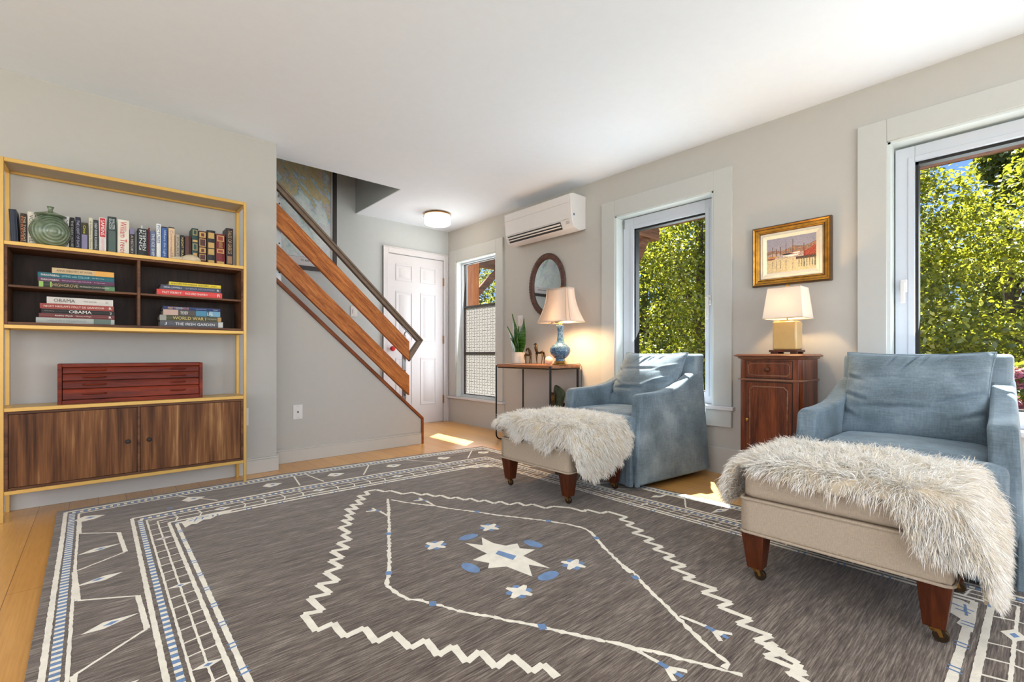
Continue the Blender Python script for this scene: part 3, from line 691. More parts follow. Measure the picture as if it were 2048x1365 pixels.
# closed cabinet with two doors
h = MB(); h.box(hx0, hx0 + .014, sy0 + .002, yb_, 0.161, 0.567, M['walnut_x']).box(hx1 - .014, hx1, sy0 + .002, yb_, 0.161, 0.567, M['walnut_x'])
h.box(hx0 + .014, hx1 - .014, sy0 + .002, yb_, 0.161, 0.174, M['walnut_x']).box(hx0 + .014, hx1 - .014, sy0 + .002, yb_, 0.554, 0.567, M['walnut_x']).box(0.171, 0.184, sy0 + .002, yb_, 0.174, 0.554, M['walnut_x'])
h.box(hx0 + .014, hx1 - .014, sy0 + .03, yb_, 0.174, 0.554, M['black']); h.build('cabinet_case', bc, bevel=0.001, seg=1)
def walnut_door():
    m, nt, b = newmat('walnut_door_veneer')
    v = coords(nt, (1, 1, 1)); 
    w = noise(nt, coords(nt, (9, 1, 0.9)), 1.0, 2, 0.5, 1.2); g = noise(nt, coords(nt, (160, 1, 4)), 1, 4, 0.65); g2 = noise(nt, coords(nt, (46, 1, 2.0)), 1, 3, 0.55, 0.6)
    f = math_n(nt, 'ADD', math_n(nt, 'MULTIPLY', w, 0.46), math_n(nt, 'ADD', math_n(nt, 'MULTIPLY', g, 0.22), math_n(nt, 'MULTIPLY', g2, 0.32)))
    nt.links.new(ramp(nt, f, [(0.36, s2l(52, 27, 12)), (0.48, s2l(98, 60, 32)), (0.57, s2l(128, 84, 48)), (0.70, s2l(190, 146, 96))]), b.inputs['Base Color'])
    b.inputs['Roughness'].default_value = 0.5; b.inputs['Specular IOR Level'].default_value = 0.25; return m
WD = walnut_door()
for (a, b, kx) in ((hx0 + .016, 0.169, 0.128), (0.186, hx1 - .016, 0.225)):
    d = MB().box(a, b, sy0 + .003, sy0 + .020, 0.176, 0.552, WD).build('cabinet_door', bc, bevel=0.001, seg=1)
    k = MB().lathe([(0.0, 3.499), (0.009, 3.500), (0.0115, 3.504), (0.0115, 3.510), (0.005, 3.514), (0.005, 3.518)], (kx, 0, 0.358), M['black'], axis='y', n=20)
    ko = k.build('knob', d, smooth=True, local=True)
    # door mesh is stored in the unit's local space
    ko.location = -Vector(bc['_o'])

# ------------------------------------------------------------------ books
PAGES = plain('book_pages', s2l(226, 216, 194), 0.8, var=0.05)
CM = {}
def cmat(rgb, rough=0.45):
    k = (rgb, rough)
    if k not in CM: CM[k] = plain('book_cover', s2l(*rgb), rough, var=0.05)
    return CM[k]
def upright(x0, x1, ztop, color, label, title=None, tcol=(230, 226, 214), y=3.60, depth=0.125, bands=(), tilt=0.0, tsize=0.5, tz=(0.1, 0.9), name='book', cols=None, z0=1.4495, group='books standing in a row on the top shelf'):
    root = thing(name, label, 'book', ((x0 + x1) / 2, y, z0), group)
    w = x1 - x0 - 0.0012; x0 = x0 + 0.0006; x1 = x0 + w; t = min(0.003, w * 0.2); c = MB(); m = cmat(color)
    c.box(x0, x0 + t, y + 0.002, y + depth, z0, ztop, m).box(x1 - t, x1, y + 0.002, y + depth, z0, ztop, m)
    n = 6; sp = [(x0 + w * i / n, y + 0.0045 - 0.0045 * math.sin(PI * i / n)) for i in range(n + 1)]
    c.prism(sp + [(x1, y + 0.007), (x0, y + 0.007)], 'z', z0, ztop, m)
    co = c.build('cover', root)
    MB().box(x0 + t, x1 - t, y + 0.006, y + depth - 0.004, z0 + 0.003, ztop - 0.004, PAGES).build('pages', root)
    if bands:
        b = MB()
        for bi, (za, zb, rgb, ins) in enumerate(bands):
            H = ztop - z0; b.box(x0 + w * ins, x1 - w * ins, y - 0.0008 - 0.0004 * bi, y + 0.003, z0 + H * za, z0 + H * zb, cmat(rgb))
        b.build('spine_band', root)
    if title:
        tb = MB(); H = ztop - z0; lines = title.split('|'); nl = len(lines)
        for i, s in enumerate(lines):
            hh = w * tsize / nl; xx = x1 - (w - hh * nl * 1.15) / 2 - hh - i * hh * 1.15 - (hh * .15 if nl > 1 else 0) if nl > 1 else x0 + (w - hh) / 2
            rgb = cols[i] if cols else tcol
            put_text(tb, s, (xx, y - 0.0016 - 0.0004 * len(bands), z0 + H * tz[1]), (0, 0, -1), (1, 0, 0), H * (tz[1] - tz[0]), hh, cmat(rgb))
        tb.build('lettering', root)
    if tilt: root.rotation_euler = (0, tilt, 0); root.location.z += (x1 - x0) / 2 * abs(math.sin(tilt)) + 0.0004
    return root
S = 'on the top shelf'
upright(-0.347, -0.318, 1.631, (36, 44, 62), 'thick navy book leaning at the left end of the top shelf', tilt=-0.05)
upright(-0.313, -0.288, 1.617, (56, 38, 26), 'dark brown book with orange lettering, second from the left end', 'THE TWILIGHT|FOREVER', (222, 122, 40), tsize=.7, cols=[(214, 200, 170), (222, 122, 40)])
upright(-0.286, -0.258, 1.631, (226, 220, 206), 'white book just left of the green lidded jar', 'VOX HOTEL', (60, 56, 52))
upright(-0.140, -0.123, 1.633, (232, 230, 224), 'slim white book emerging right of the green jar', 'WHITE', (90, 86, 80))
upright(-0.121, -0.101, 1.631, (24, 24, 28), 'black book right of the slim white one', 'THE DARK HOUSE', (190, 186, 176))
upright(-0.099, -0.075, 1.638, (34, 32, 58), 'dark indigo book with pale lettering beside the black one', 'THE LIGHT OF DAYS', (186, 182, 200))
upright(-0.075, -0.044, 1.611, (62, 58, 34), 'short olive book with a pale violet figure at its foot', 'Circe', (206, 204, 40), bands=[(0.02, 0.58, (138, 130, 168), 0.12)], tz=(0.62, 0.9), tsize=0.4)
upright(-0.042, -0.025, 1.644, (216, 212, 182), 'slim cream book with dark lettering', 'A Gentleman in Moscow', (88, 84, 70))
upright(-0.023, 0.000, 1.636, (44, 52, 56), 'dark teal book with white capitals beside the slim cream one', 'DEEP RIVER RUNNING', (210, 214, 214))
upright(0.002, 0.034, 1.654, (232, 228, 222), 'white book with a red panel lettered SAPIENS', 'SAPIENS', (248, 244, 240), bands=[(0.46, 0.985, (196, 24, 36), 0.13), (0.02, 0.46, (226, 190, 190), 0.32)], tz=(0.50, 0.93))
upright(0.039, 0.080, 1.668, (42, 60, 56), 'tall dark green book with small white lines of lettering', 'WALTER|ISAACSON', (206, 216, 214), bands=[(0.02, 0.62, (72, 92, 86), 0.12)], tz=(0.66, 0.94), tsize=.6)
upright(0.083, 0.137, 1.659, (230, 224, 208), 'thick cream book with large red serif name', 'William Trevor', (192, 36, 36), tsize=0.55, tz=(0.04, 0.95))
upright(0.139, 0.162, 1.614, (50, 40, 38), 'short brown-black book with a grey-violet top', 'A HISTORY', (196, 190, 184), bands=[(0.80, 1.0, (120, 116, 150), 0.0)], tz=(0.1, 0.75))
upright(0.163, 0.174, 1.595, (104, 108, 106), 'thin grey book left of the thick black one')
k = upright(0.176, 0.226, 1.623, (16, 20, 22), 'thick black book with large white author name and a white bookmark', 'STEPHEN|KING', (228, 230, 228), tsize=0.62, tz=(0.25, 0.95))
bm_ = MB().box(0.194, 0.202, 3.64, 3.641, 1.60, 1.650, M['white']).build('bookmark', k)
upright(0.227, 0.235, 1.634, (120, 24, 34), 'thin crimson book standing by the thick black one')
upright(0.236, 0.264, 1.617, (96, 110, 142), 'slate blue book with white lettering in the middle of the row', 'THE ICE SHIP', (224, 228, 236))
upright(0.266, 0.289, 1.667, (232, 234, 232), 'tall white book with blue letters', 'PICTURES', (70, 96, 150), tsize=0.6, tz=(0.45, 0.95))
upright(0.291, 0.322, 1.653, (60, 96, 156), 'bright blue book with pale script', 'Where the Light', (190, 206, 232), bands=[(0.97, 1.0, (18, 20, 40), 0.0)])
upright(0.326, 0.358, 1.657, (232, 200, 156), 'peach book with a dark edge and faint purple lettering', 'Commonwealth', (150, 110, 130), bands=[(0.97, 1.0, (34, 26, 36), 0.0)])
upright(0.361, 0.384, 1.616, (176, 164, 146), 'short beige book right of the peach one', 'PARIS', (130, 110, 90))
upright(0.386, 0.408, 1.617, (20, 22, 32), 'short black book with yellow and white lettering', 'NIGHT TRAIN', (222, 196, 104))
upright(0.411, 0.443, 1.615, (88, 48, 36), 'short red-brown book left of the green leather volume')
GD = (196, 158, 88)
upright(0.445, 0.480, 1.668, (22, 62, 58), 'dark green leather volume with gilt frames', bands=[(0.80, 0.955, GD, 0.14), (0.815, 0.94, (22, 70, 62), 0.26), (0.60, 0.66, GD, 0.12), (0.36, 0.55, GD, 0.14), (0.375, 0.535, (22, 70, 62), 0.26), (0.08, 0.28, GD, 0.2)], y=3.585)
upright(0.482, 0.524, 1.658, (86, 34, 22), 'brown leather volume with gilt diamonds, second of the leather set', bands=[(0.80, 0.96, GD, 0.08), (0.83, 0.93, (90, 36, 24), 0.3), (0.52, 0.76, GD, 0.08), (0.54, 0.74, (78, 28, 20), 0.16), (0.32, 0.48, GD, 0.08), (0.35, 0.45, (90, 36, 24), 0.3), (0.10, 0.28, GD, 0.08), (0.12, 0.26, (78, 28, 20), 0.16)], y=3.585)
upright(0.527, 0.574, 1.670, (24, 22, 22), 'black leather volume with broad gilt panels, third of the leather set', bands=[(0.76, 0.93, GD, 0.14), (0.48, 0.64, GD, 0.14), (0.28, 0.45, GD, 0.14), (0.04, 0.12, GD, 0.14)], y=3.585)
upright(0.577, 0.628, 1.655, (118, 24, 22), 'crimson leather volume with gilt lattice, fourth of the leather set', bands=[(0.76, 0.95, GD, 0.1), (0.79, 0.92, (150, 60, 36), 0.22), (0.38, 0.52, GD, 0.1), (0.41, 0.49, (150, 60, 36), 0.22), (0.02, 0.12, GD, 0.1)], title='VERSE', tcol=GD, tz=(0.55, 0.74), tsize=0.4, y=3.585)
upright(0.633, 0.674, 1.700, (34, 22, 22), 'tall black leather volume at the right end of the row', 'TALES OF GREECE', (186, 150, 100), bands=[(0.06, 0.26, (150, 110, 70), 0.16)], y=3.575, tz=(0.32, 0.94), tsize=0.55)

def flat(x0, x1, z0, z1, color, label, title, tcol=(230, 226, 214), y=3.545, depth=0.19, group='books lying in stacks on the walnut shelves', bands=(), segs=None, rot=0.0, dx=0.0):
    root = thing('book', label, 'book', ((x0 + x1) / 2, y + depth / 2, z0), group); m = cmat(color); z1 -= 0.0006; t = 0.0028
    c = MB(); c.box(x0, x1, y + 0.002, y + depth, z0, z0 + t, m).box(x0, x1, y + 0.002, y + depth, z1 - t, z1, m)
    n = 6; hh = z1 - z0; sp = [(y + 0.003 - 0.003 * math.sin(PI * i / n), z0 + hh * i / n) for i in range(n + 1)]
    c.prism(sp + [(y + 0.006, z1), (y + 0.006, z0)], 'x', x0, x1, m); c.build('cover', root)
    MB().box(x0 + 0.004, x1 - 0.004, y + 0.005, y + depth - 0.004, z0 + t, z1 - t, PAGES).build('pages', root)
    if bands:
        b = MB()
        for (a, q, rgb, lo, hi) in bands: b.box(x0 + (x1 - x0) * a, x0 + (x1 - x0) * q, y - 0.0012, y + 0.003, z0 + hh * lo, z0 + hh * hi, cmat(rgb))
        b.build('spine_band', root)
    tb = MB()
    for (s, a, q, hf, rgb) in (segs or [(title, 0.12, 0.75, 0.5, tcol)]):
        put_text(tb, s, (x0 + (x1 - x0) * a, y - 0.0016, z0 + hh * (0.5 - hf / 2)), (1, 0, 0), (0, 0, 1), (x1 - x0) * (q - a), hh * hf, cmat(rgb))
    tb.build('lettering', root)
    if rot: root.rotation_euler = (0, 0, rot)
    return root
W = (236, 232, 224)
zz = 1.2252
flat(-0.239, 0.070, zz, 1.257, (40, 50, 38), 'green garden book at the bottom of the upper left stack', '', bands=[(0.0, 0.055, (150, 190, 90), 0, 1), (0.14, 0.16, (150, 190, 90), 0, 1), (0.86, 1.0, (84, 130, 84), 0, .8)], segs=[('HIGHGROVE', 0.17, 0.50, 0.55, (190, 160, 110)), ('AN ENGLISH COUNTRY GARDEN', 0.52, 0.92, 0.28, (196, 190, 170))])
flat(-0.243, 0.069, 1.257, 1.278, (98, 52, 84), 'purple book with white lettering in the upper left stack', '', segs=[('FARROW&BALL', 0.04, 0.27, 0.46, W), ('DECORATING with COLOUR', 0.30, 0.68, 0.36, (190, 160, 186)), ('Ros Byam Shaw', 0.72, 0.87, 0.3, (200, 176, 196))])
flat(-0.243, 0.068, 1.278, 1.306, (22, 96, 110), 'teal book with white lettering in the upper left stack', '', segs=[('FARROW&BALL', 0.04, 0.27, 0.40, W), ('LIVING with COLOUR', 0.30, 0.66, 0.42, (150, 206, 210)), ('Ros Byam Shaw', 0.70, 0.86, 0.26, (190, 216, 218))])
flat(-0.189, 0.067, 1.306, 1.335, (208, 182, 138), 'tan book with an orange end on top of the upper left stack', '', bands=[(0.675, 1.0, (226, 166, 70), 0, 1)], segs=[('ANNIE LEIBOVITZ AT WORK', 0.07, 0.64, 0.40, (110, 88, 60))])
zz = 1.0332
flat(-0.250, 0.069, zz, 1.063, (172, 176, 168), 'pale silver book at the bottom of the lower left stack', '', bands=[(0.72, 0.95, (86, 106, 94), 0, 1)], segs=[('LEIBOVITZ PILGRIMAGE', 0.14, 0.62, 0.34, (140, 146, 140))])
flat(-0.239, 0.069, 1.063, 1.086, (112, 52, 50), 'maroon book second from the bottom of the lower left stack', '', segs=[('Andrew Wyeth', 0.20, 0.43, 0.5, W), ('Memory & Magic', 0.47, 0.68, 0.46, (220, 190, 184)), ('R', 0.92, 0.96, 0.6, W)])
flat(-0.229, 0.069, 1.086, 1.111, (26, 24, 24), 'black book lettered OBAMA in the middle of the lower left stack', '', segs=[('Schlossberg', 0.04, 0.16, 0.24, (160, 150, 140)), ('OBAMA', 0.36, 0.67, 0.68, W), ('2', 0.93, 0.96, 0.5, W)])
flat(-0.235, 0.066, 1.111, 1.140, (156, 66, 56), 'brick red book second from the top of the lower left stack', '', segs=[("NICKY HASLAM'S FOLLY DE GRANDEUR", 0.05, 0.86, 0.40, (238, 214, 200)), ('R', 0.93, 0.97, 0.5, W)])
flat(-0.209, 0.063, 1.140, 1.176, (214, 208, 200), 'white book with black lettering on top of the lower left stack', '', segs=[('OBAMA', 0.10, 0.41, 0.50, (52, 48, 46)), ('PETE SOUZA', 0.54, 0.74, 0.22, (110, 100, 92)), ('BAC', 0.88, 0.93, 0.35, (150, 140, 130))])
flat(0.264, 0.605, 1.2252, 1.261, (226, 70, 66), 'bright red book at the bottom of the upper right stack', '', segs=[('PAST PERFECT', 0.08, 0.36, 0.38, W), ('RICHARD SHAPIRO', 0.42, 0.76, 0.38, W), ('R', 0.92, 0.97, 0.55, W)])
flat(0.283, 0.598, 1.261, 1.290, (72, 76, 92), 'slate grey book in the middle of the upper right stack', '', segs=[('NINA CAMPBELL', 0.05, 0.34, 0.38, (210, 212, 224)), ('INTERIOR DECORATION', 0.40, 0.88, 0.34, (150, 160, 186)), ('R', 0.93, 0.97, 0.5, W)])
flat(0.325, 0.598, 1.290, 1.311, (232, 208, 56), 'slim yellow book on top of the upper right stack', '', segs=[('ANATOMY FOR INTERIOR DESIGNERS', 0.03, 0.75, 0.46, (60, 52, 20)), ('3rd edition', 0.80, 0.91, 0.4, (60, 52, 20))])
flat(0.280, 0.609, 1.0332, 1.072, (84, 84, 90), 'grey book lettered THE IRISH GARDEN at the bottom of the lower right stack', '', bands=[(0.92, 1.0, (200, 200, 196), 0.1, 1)], segs=[('J', 0.06, 0.10, 0.5, (206, 214, 226)), ('THE IRISH GARDEN', 0.23, 0.86, 0.44, (230, 230, 228))])
flat(0.278, 0.602, 1.072, 1.105, (76, 76, 50), 'olive book lettered WORLD WAR I in the lower right stack', '', bands=[(0.0, 0.10, (150, 150, 140), 0, 1), (0.93, 0.99, (180, 140, 80), 0.1, .9)], segs=[('WORLD WAR I', 0.20, 0.73, 0.6, (214, 190, 110)), ('THE DEFINITIVE', 0.76, 0.91, 0.25, (170, 166, 140))])
flat(0.295, 0.594, 1.105, 1.139, (58, 92, 110), 'photo-spined blue book second from the top of the lower right stack', '', bands=[(0.0, 0.25, (196, 164, 150), 0, 1), (0.25, 0.54, (70, 60, 52), 0, 1), (0.56, 0.75, (60, 130, 160), 0, 1), (0.8, 1.0, (110, 160, 188), 0, 1)], segs=[('THE NEW', 0.29, 0.42, 0.6, W), ('LIFE', 0.76, 0.86, 0.6, W)])
flat(0.295, 0.595, 1.139, 1.159, (38, 58, 104), 'navy book with orange and white capitals on top of the lower right stack', '', segs=[('PRETTY', 0.08, 0.22, 0.66, (226, 180, 140)), ('GOOD', 0.22, 0.32, 0.66, W), ('HOUSE', 0.32, 0.43, 0.66, (226, 150, 96)), ('a guide to better homes', 0.55, 0.74, 0.4, (160, 176, 206)), ('Taunton', 0.87, 0.95, 0.3, W)])

# celadon jar
JG = plain('celadon_glaze', s2l(120, 140, 112), 0.12, var=0.16, Coat_Weight=0.8)
def jar_glaze():
    m, nt, b = newmat('celadon_glaze_rings')
    n = noise(nt, coords(nt, (1, 1, 1)), 26, 5, 0.7); n2 = noise(nt, coords(nt), 5, 3)
    c = ramp(nt, math_n(nt, 'ADD', math_n(nt, 'MULTIPLY', n, .5), math_n(nt, 'MULTIPLY', n2, .5)), [(0.32, s2l(66, 82, 62)), (0.5, s2l(104, 122, 96)), (0.68, s2l(140, 154, 126))])
    nt.links.new(c, b.inputs['Base Color']); b.inputs['Roughness'].default_value = 0.1; b.inputs['Coat Weight'].default_value = 0.6
    wv = node(nt, 'ShaderNodeTexWave', wave_type='RINGS', rings_direction='SPHERICAL'); wv.inputs['Scale'].default_value = 18
    mp = node(nt, 'ShaderNodeMapping'); tc = node(nt, 'ShaderNodeTexCoord'); nt.links.new(tc.outputs['Object'], mp.inputs[0]); mp.inputs['Location'].default_value = (-0.02, 0.085, -0.072)
    nt.links.new(mp.outputs[0], wv.inputs['Vector']); bump(nt, b, wv.outputs['Fac'], 0.7, 0.004); return m
jr = thing('lidded_jar', 'round green glazed lidded jar standing in front of the top-shelf books', 'jar', (-0.196, 3.53, 1.4495))
c0 = (-0.196, 3.575, 1.4495)
jr['_o'] = list(c0); jr.location = c0
prof = [(0.0, 0.002), (0.052, 0.0), (0.058, 0.006), (0.074, 0.035), (0.084, 0.065), (0.086, 0.085), (0.080, 0.112), (0.066, 0.138), (0.053, 0.152), (0.050, 0.160), (0.046, 0.160), (0.040, 0.150)]
pm = []
for i in range(len(prof) - 1):
    for k in range(3): a = prof[i]; b = prof[i + 1]; pm.append((a[0] + (b[0] - a[0]) * k / 3, a[1] + (b[1] - a[1]) * k / 3))
JM = jar_glaze()
MB().lathe(prof, c0, JM, n=56).build('jar_body', jr, smooth=True, angle=60, sub=1)
MB().lathe([(0.0, 0.163), (0.048, 0.160), (0.064, 0.166), (0.065, 0.170), (0.050, 0.176), (0.030, 0.186), (0.012, 0.192), (0.009, 0.200), (0.013, 0.212), (0.015, 0.217), (0.0, 0.221)], c0, JM, n=40).build('lid', jr, smooth=True, angle=60)
# pale domed ornament lying on the shelf front
orn = thing('seashell', 'small pale domed seashell lying in front of the leather volumes', 'seashell', (0.435, 3.555, 1.4495))
SH = plain('shell_cream', s2l(206, 190, 160), 0.4, var=0.1)
def shl(u, v):
    a = u * 2 * PI; r = 0.053 * math.sin(v * PI / 2); rib = 1 + 0.04 * math.sin(a * 9)
    return (0.438 + r * math.cos(a) * rib, 3.555 + 0.6 * r * math.sin(a) * rib, 1.4497 + 0.042 * math.cos(v * PI / 2))
s = MB().grid(shl, 48, 10, SH, closed_u=True)
s.lathe([(0.0, -0.062), (0.006, -0.058), (0.009, -0.045), (0.014, -0.030), (0.012, 0.0)], (0.395, 3.556, 1.459), SH, n=12, axis='x')
s.build('shell_body', orn, smooth=True, angle=80)

# small cherry chest of flat drawers on the gold shelf
cx0, cx1, cz0, cz1, cy0, cy1 = -0.168, 0.499, 0.5885, 0.811, 3.552, 3.735
jc = thing('drawer_chest', 'small red wooden chest of four shallow drawers on the gold shelf', 'drawer chest', ((cx0 + cx1) / 2, 3.64, cz0))
b = MB(); w = 0.018
b.box(cx0, cx0 + w, cy0, cy1, cz0, cz1, M['cherry']).box(cx1 - w, cx1, cy0, cy1, cz0, cz1, M['cherry']).box(cx0 + w, cx1 - w, cy0, cy1, cz1 - w, cz1, M['cherry']).box(cx0 + w, cx1 - w, cy0, cy1, cz0, cz0 + w + .004, M['cherry'])
b.box(cx0 + w, cx1 - w, cy0 + 0.03, cy1, cz0 + w, cz1 - w, M['black']); b.build('case', jc, bevel=0.0015, seg=1)
zs = [0.7935, 0.757, 0.717, 0.673, 0.6125]
for i in range(4):
    z1_, z0_ = zs[i] - 0.0015, zs[i + 1] + 0.0015
    d = MB(); d.prism([(cy0 + 0.003, z0_), (cy0 + 0.003, z1_ - 0.012), (cy0 + 0.010, z1_), (cy0 + 0.028, z1_), (cy0 + 0.028, z0_)], 'x', cx0 + w + .002, cx1 - w - .002, M['cherry'])
    do = d.build('drawer', jc, bevel=0.001, seg=1)
    for (a, c) in ((-0.062, 0.030), (0.335, 0.405)):
        hd = MB(); z = (z0_ + z1_) / 2; L = (c - a)
        hd.tube([(a - 0.004, cy0 + 0.004, z), (a + L * .15, cy0 - 0.008, z), (c - L * .15, cy0 - 0.008, z), (c + 0.004, cy0 + 0.004, z)], 0.0045, M['cherry'], 8)
        hd.build('handle', do, smooth=True, local=True).location = -Vector(jc['_o'])

# outlet plates
def plate(name, label, mb_boxes, dots, cat='outlet'):
    r = thing(name, label, cat, mb_boxes[0])
    return r
def wall_plate(c, axis, w, h, label, kind):
    """flat plate; axis 'y-' faces -y, 'x-' faces -x"""
    r = thing(kind, label, 'wall plate', c)
    b = MB(); d = MB(); x, y, z = c
    if axis == 'y-':
        b.box(x - w / 2, x + w / 2, y - 0.006, y - 0.0005, z - h / 2, z + h / 2, M['plastic'])
        for zz in (z - h * .38, z + h * .38): d.lathe([(0, y - 0.0075), (0.003, y - 0.007), (0.003, y - 0.005)], (x, 0, zz), M['steel'], axis='y', n=10)
        if kind == 'cable_outlet': d.lathe([(0, y - 0.012), (0.006, y - 0.011), (0.006, y - 0.005)], (x, 0, z), M['black'], axis='y', n=12)
        elif kind == 'light_switch': d.box(x - 0.012, x + 0.012, y - 0.010, y - 0.005, z - 0.025, z + 0.025, M['plastic'])
    else:
        b.box(x - 0.006, x - 0.0005, y - w / 2, y + w / 2, z - h / 2, z + h / 2, M['plastic'])
        if kind == 'light_switch': d.box(x - 0.010, x - 0.005, y - 0.012, y + 0.012, z - 0.025, z + 0.025, M['plastic'])
        else:
            for zz in (z - 0.022, z + 0.022):
                for dy in (-0.006, 0.006): d.box(x - 0.0066, x - 0.005, y + dy - 0.001, y + dy + 0.001, zz - 0.004, zz + 0.005, M['black'])
                d.box(x - 0.0066, x - 0.005, y - 0.002, y + 0.002, zz - 0.011, zz - 0.007, M['black'])
    b.build('cover_plate', r, bevel=0.002); d.build('switch' if kind == 'light_switch' else 'socket', r)
wall_plate((1.202, YT, 0.398), 'y-', 0.073, 0.115, 'white cable outlet plate on the sloping stair wall', 'cable_outlet')
wall_plate((0.770, YS, 0.415), 'y-', 0.075, 0.125, 'white blank wall plate at the right side of the shelving unit', 'blank_plate')
wall_plate((2.130, YD, 1.335), 'y-', 0.075, 0.115, 'white light switch on the far wall seen between the railing boards', 'light_switch')
wall_plate((XR, 3.700, 1.215), 'x-', 0.075, 0.118, 'white light switch half hidden behind the snake plant', 'light_switch')
wall_plate((XR, 3.100, 0.400), 'x-', 0.105, 0.118, 'white power outlet low on the wall behind the console table', 'power_outlet')
# ------------------------------------------------------------------ rug
ZIGL=[(1.307,2.774),(1.24,2.782),(1.227,2.703),(1.172,2.729),(1.169,2.627),(1.129,2.654),(1.118,2.554),(1.073,2.594),(1.066,2.493),(1.022,2.544),(1.02,2.432),(0.983,2.447),(0.98,2.352),(0.938,2.382),(0.948,2.292),(0.89,2.293),(0.898,2.189),(0.861,2.187),(0.868,2.104),(0.81,2.108),(0.823,2.02),(0.756,2.038),(0.768,1.942),(0.716,1.949),(0.73,1.862),(0.665,1.859),(0.677,1.754),(0.608,1.78),(0.621,1.684),(0.553,1.701),(0.559,1.587),(0.504,1.608),(0.504,1.485),(0.559,1.492),(0.558,1.396),(0.623,1.404),(0.617,1.309),(0.679,1.319),(0.679,1.216),(0.734,1.223),(0.722,1.136),(0.779,1.144),(0.766,1.059),(0.823,1.073),(0.812,0.988),(0.879,0.998),(0.873,0.911),(0.919,0.913),(0.91,0.851)]
ZIGR=[(1.307,2.774),(1.328,2.695),(1.365,2.697),(1.388,2.58),(1.45,2.573),(1.464,2.48),(1.499,2.497),(1.507,2.41),(1.549,2.406),(1.554,2.31),(1.597,2.317),(1.604,2.236),(1.647,2.242),(1.646,2.155),(1.689,2.16),(1.692,2.073),(1.743,2.079),(1.74,1.998),(1.807,1.997),(1.797,1.927),(1.849,1.922),(1.852,1.82),(1.907,1.818),(1.962,1.736),(1.969,1.645),(2.007,1.658),(2.017,1.567),(2.068,1.561),(2.072,1.443),(2.014,1.445),(2.026,1.371),(1.971,1.373),(1.974,1.282),(1.91,1.297),(1.92,1.193),(1.865,1.203),(1.873,1.117),(1.82,1.128),(1.828,1.035),(1.774,1.05),(1.775,0.956),(1.714,0.981),(1.716,0.886),(1.671,0.907),(1.682,0.787),(1.622,0.809),(1.631,0.71),(1.572,0.727),(1.576,0.624),(1.519,0.643),(1.529,0.546),(1.47,0.57),(1.476,0.491),(1.414,0.521),(1.422,0.421),(1.379,0.454)]
BEAD1=[(1.276,2.555),(1.202,2.392),(1.149,2.29),(1.082,2.148),(1.033,2.056),(0.983,1.951),(0.938,1.866),(0.901,1.785),(0.848,1.688),(0.826,1.651),(0.797,1.604),(0.8,1.526),(0.808,1.464),(0.837,1.43),(0.857,1.382),(0.876,1.344),(0.896,1.29),(0.928,1.234),(0.962,1.184),(0.979,1.142),(1.007,1.104),(1.027,1.068),(1.042,1.039),(1.062,0.993),(1.098,0.925),(1.13,0.863),(1.137,0.858),(1.15,0.831),(1.17,0.786),(1.194,0.745),(1.217,0.694),(1.233,0.652),(1.248,0.62),(1.266,0.576),(1.287,0.531)]
BEAD2=[(1.284,2.526),(1.319,2.431),(1.374,2.328),(1.416,2.263),(1.451,2.173),(1.493,2.098),(1.534,2.024),(1.573,1.935),(1.622,1.848),(1.672,1.766),(1.723,1.674),(1.765,1.578),(1.782,1.5),(1.77,1.436),(1.73,1.372),(1.675,1.289),(1.631,1.208),(1.591,1.134),(1.553,1.066),(1.595,1.135),(1.565,1.055),(1.524,0.994),(1.487,0.928),(1.448,0.857),(1.412,0.793),(1.371,0.719),(1.342,0.666),(1.319,0.615),(1.308,0.576),(1.276,0.576)]
BR=[[(1.421,0.786),(1.429,0.71),(1.421,0.647)],[(1.15,0.831),(1.165,0.771),(1.163,0.699),(1.16,0.652)],[(1.416,2.263),(1.427,2.378),(1.405,2.42)],[(1.145,2.293),(1.144,2.386),(1.118,2.428)]]
STAR=[(1.338,1.731),(1.336,1.644),(1.36,1.585),(1.415,1.569),(1.388,1.522),(1.429,1.469),(1.347,1.455),(1.35,1.301),(1.307,1.38),(1.248,1.298),(1.229,1.427),(1.164,1.465),(1.197,1.498),(1.163,1.565),(1.246,1.575),(1.242,1.729),(1.286,1.657)]
SC=[(1.302,1.565),(1.324,1.474),(1.287,1.455),(1.271,1.549)]
OV=[(1.294,1.775),(1.466,1.519),(1.114,1.514),(1.299,1.262)]
RX0, RX1, RY0, RY1 = -0.160, 2.688, -0.50, 3.520
def rwarp(x, y):
    t = (y - RY0) / (RY1 - RY0); t2 = max(0, t) ** 2
    g = np.interp(x, [-0.16, 0.4, 0.97, 1.5, 2.06, 2.69], [3.530, 3.570, 3.585, 3.550, 3.500, 3.425])
    xx = x
    if x > 2.2: xx = x + (x - 2.2) / 0.49 * np.interp(y, [0, 1.14, 1.6, 3.4], [0.025, 0.02, -0.02, -0.035])
    if x < 0.2: xx = x + (0.2 - x) / 0.36 * np.interp(y, [1.5, 2.4, 3.0, 3.5], [0.018, 0.006, 0.0, -0.008])
    return (xx, y + t2 * (g - RY1))
rug = MB(); RZ = 0.012
def rbase(u, v):
    x, y = rwarp(RX0 + (RX1 - RX0) * u, RY0 + (RY1 - RY0) * v); return (x, y, RZ)
rug.grid(rbase, 40, 40, M['rug'])
edge = [rbase(i / 40, 0) for i in range(40)] + [rbase(1, i / 40) for i in range(40)] + [rbase(1 - i / 40, 1) for i in range(40)] + [rbase(0, 1 - i / 40) for i in range(40)]
n = len(edge); rug.add([(p[0], p[1], 0.0005) for p in edge] + [tuple(p) for p in edge], [(i, (i + 1) % n, n + (i + 1) % n, n + i) for i in range(n)], M['rug_dark'])
RJ = random.Random(9)
ZR = random.Random(2)
def zb():
    return ZR.uniform(0, 0.0003)
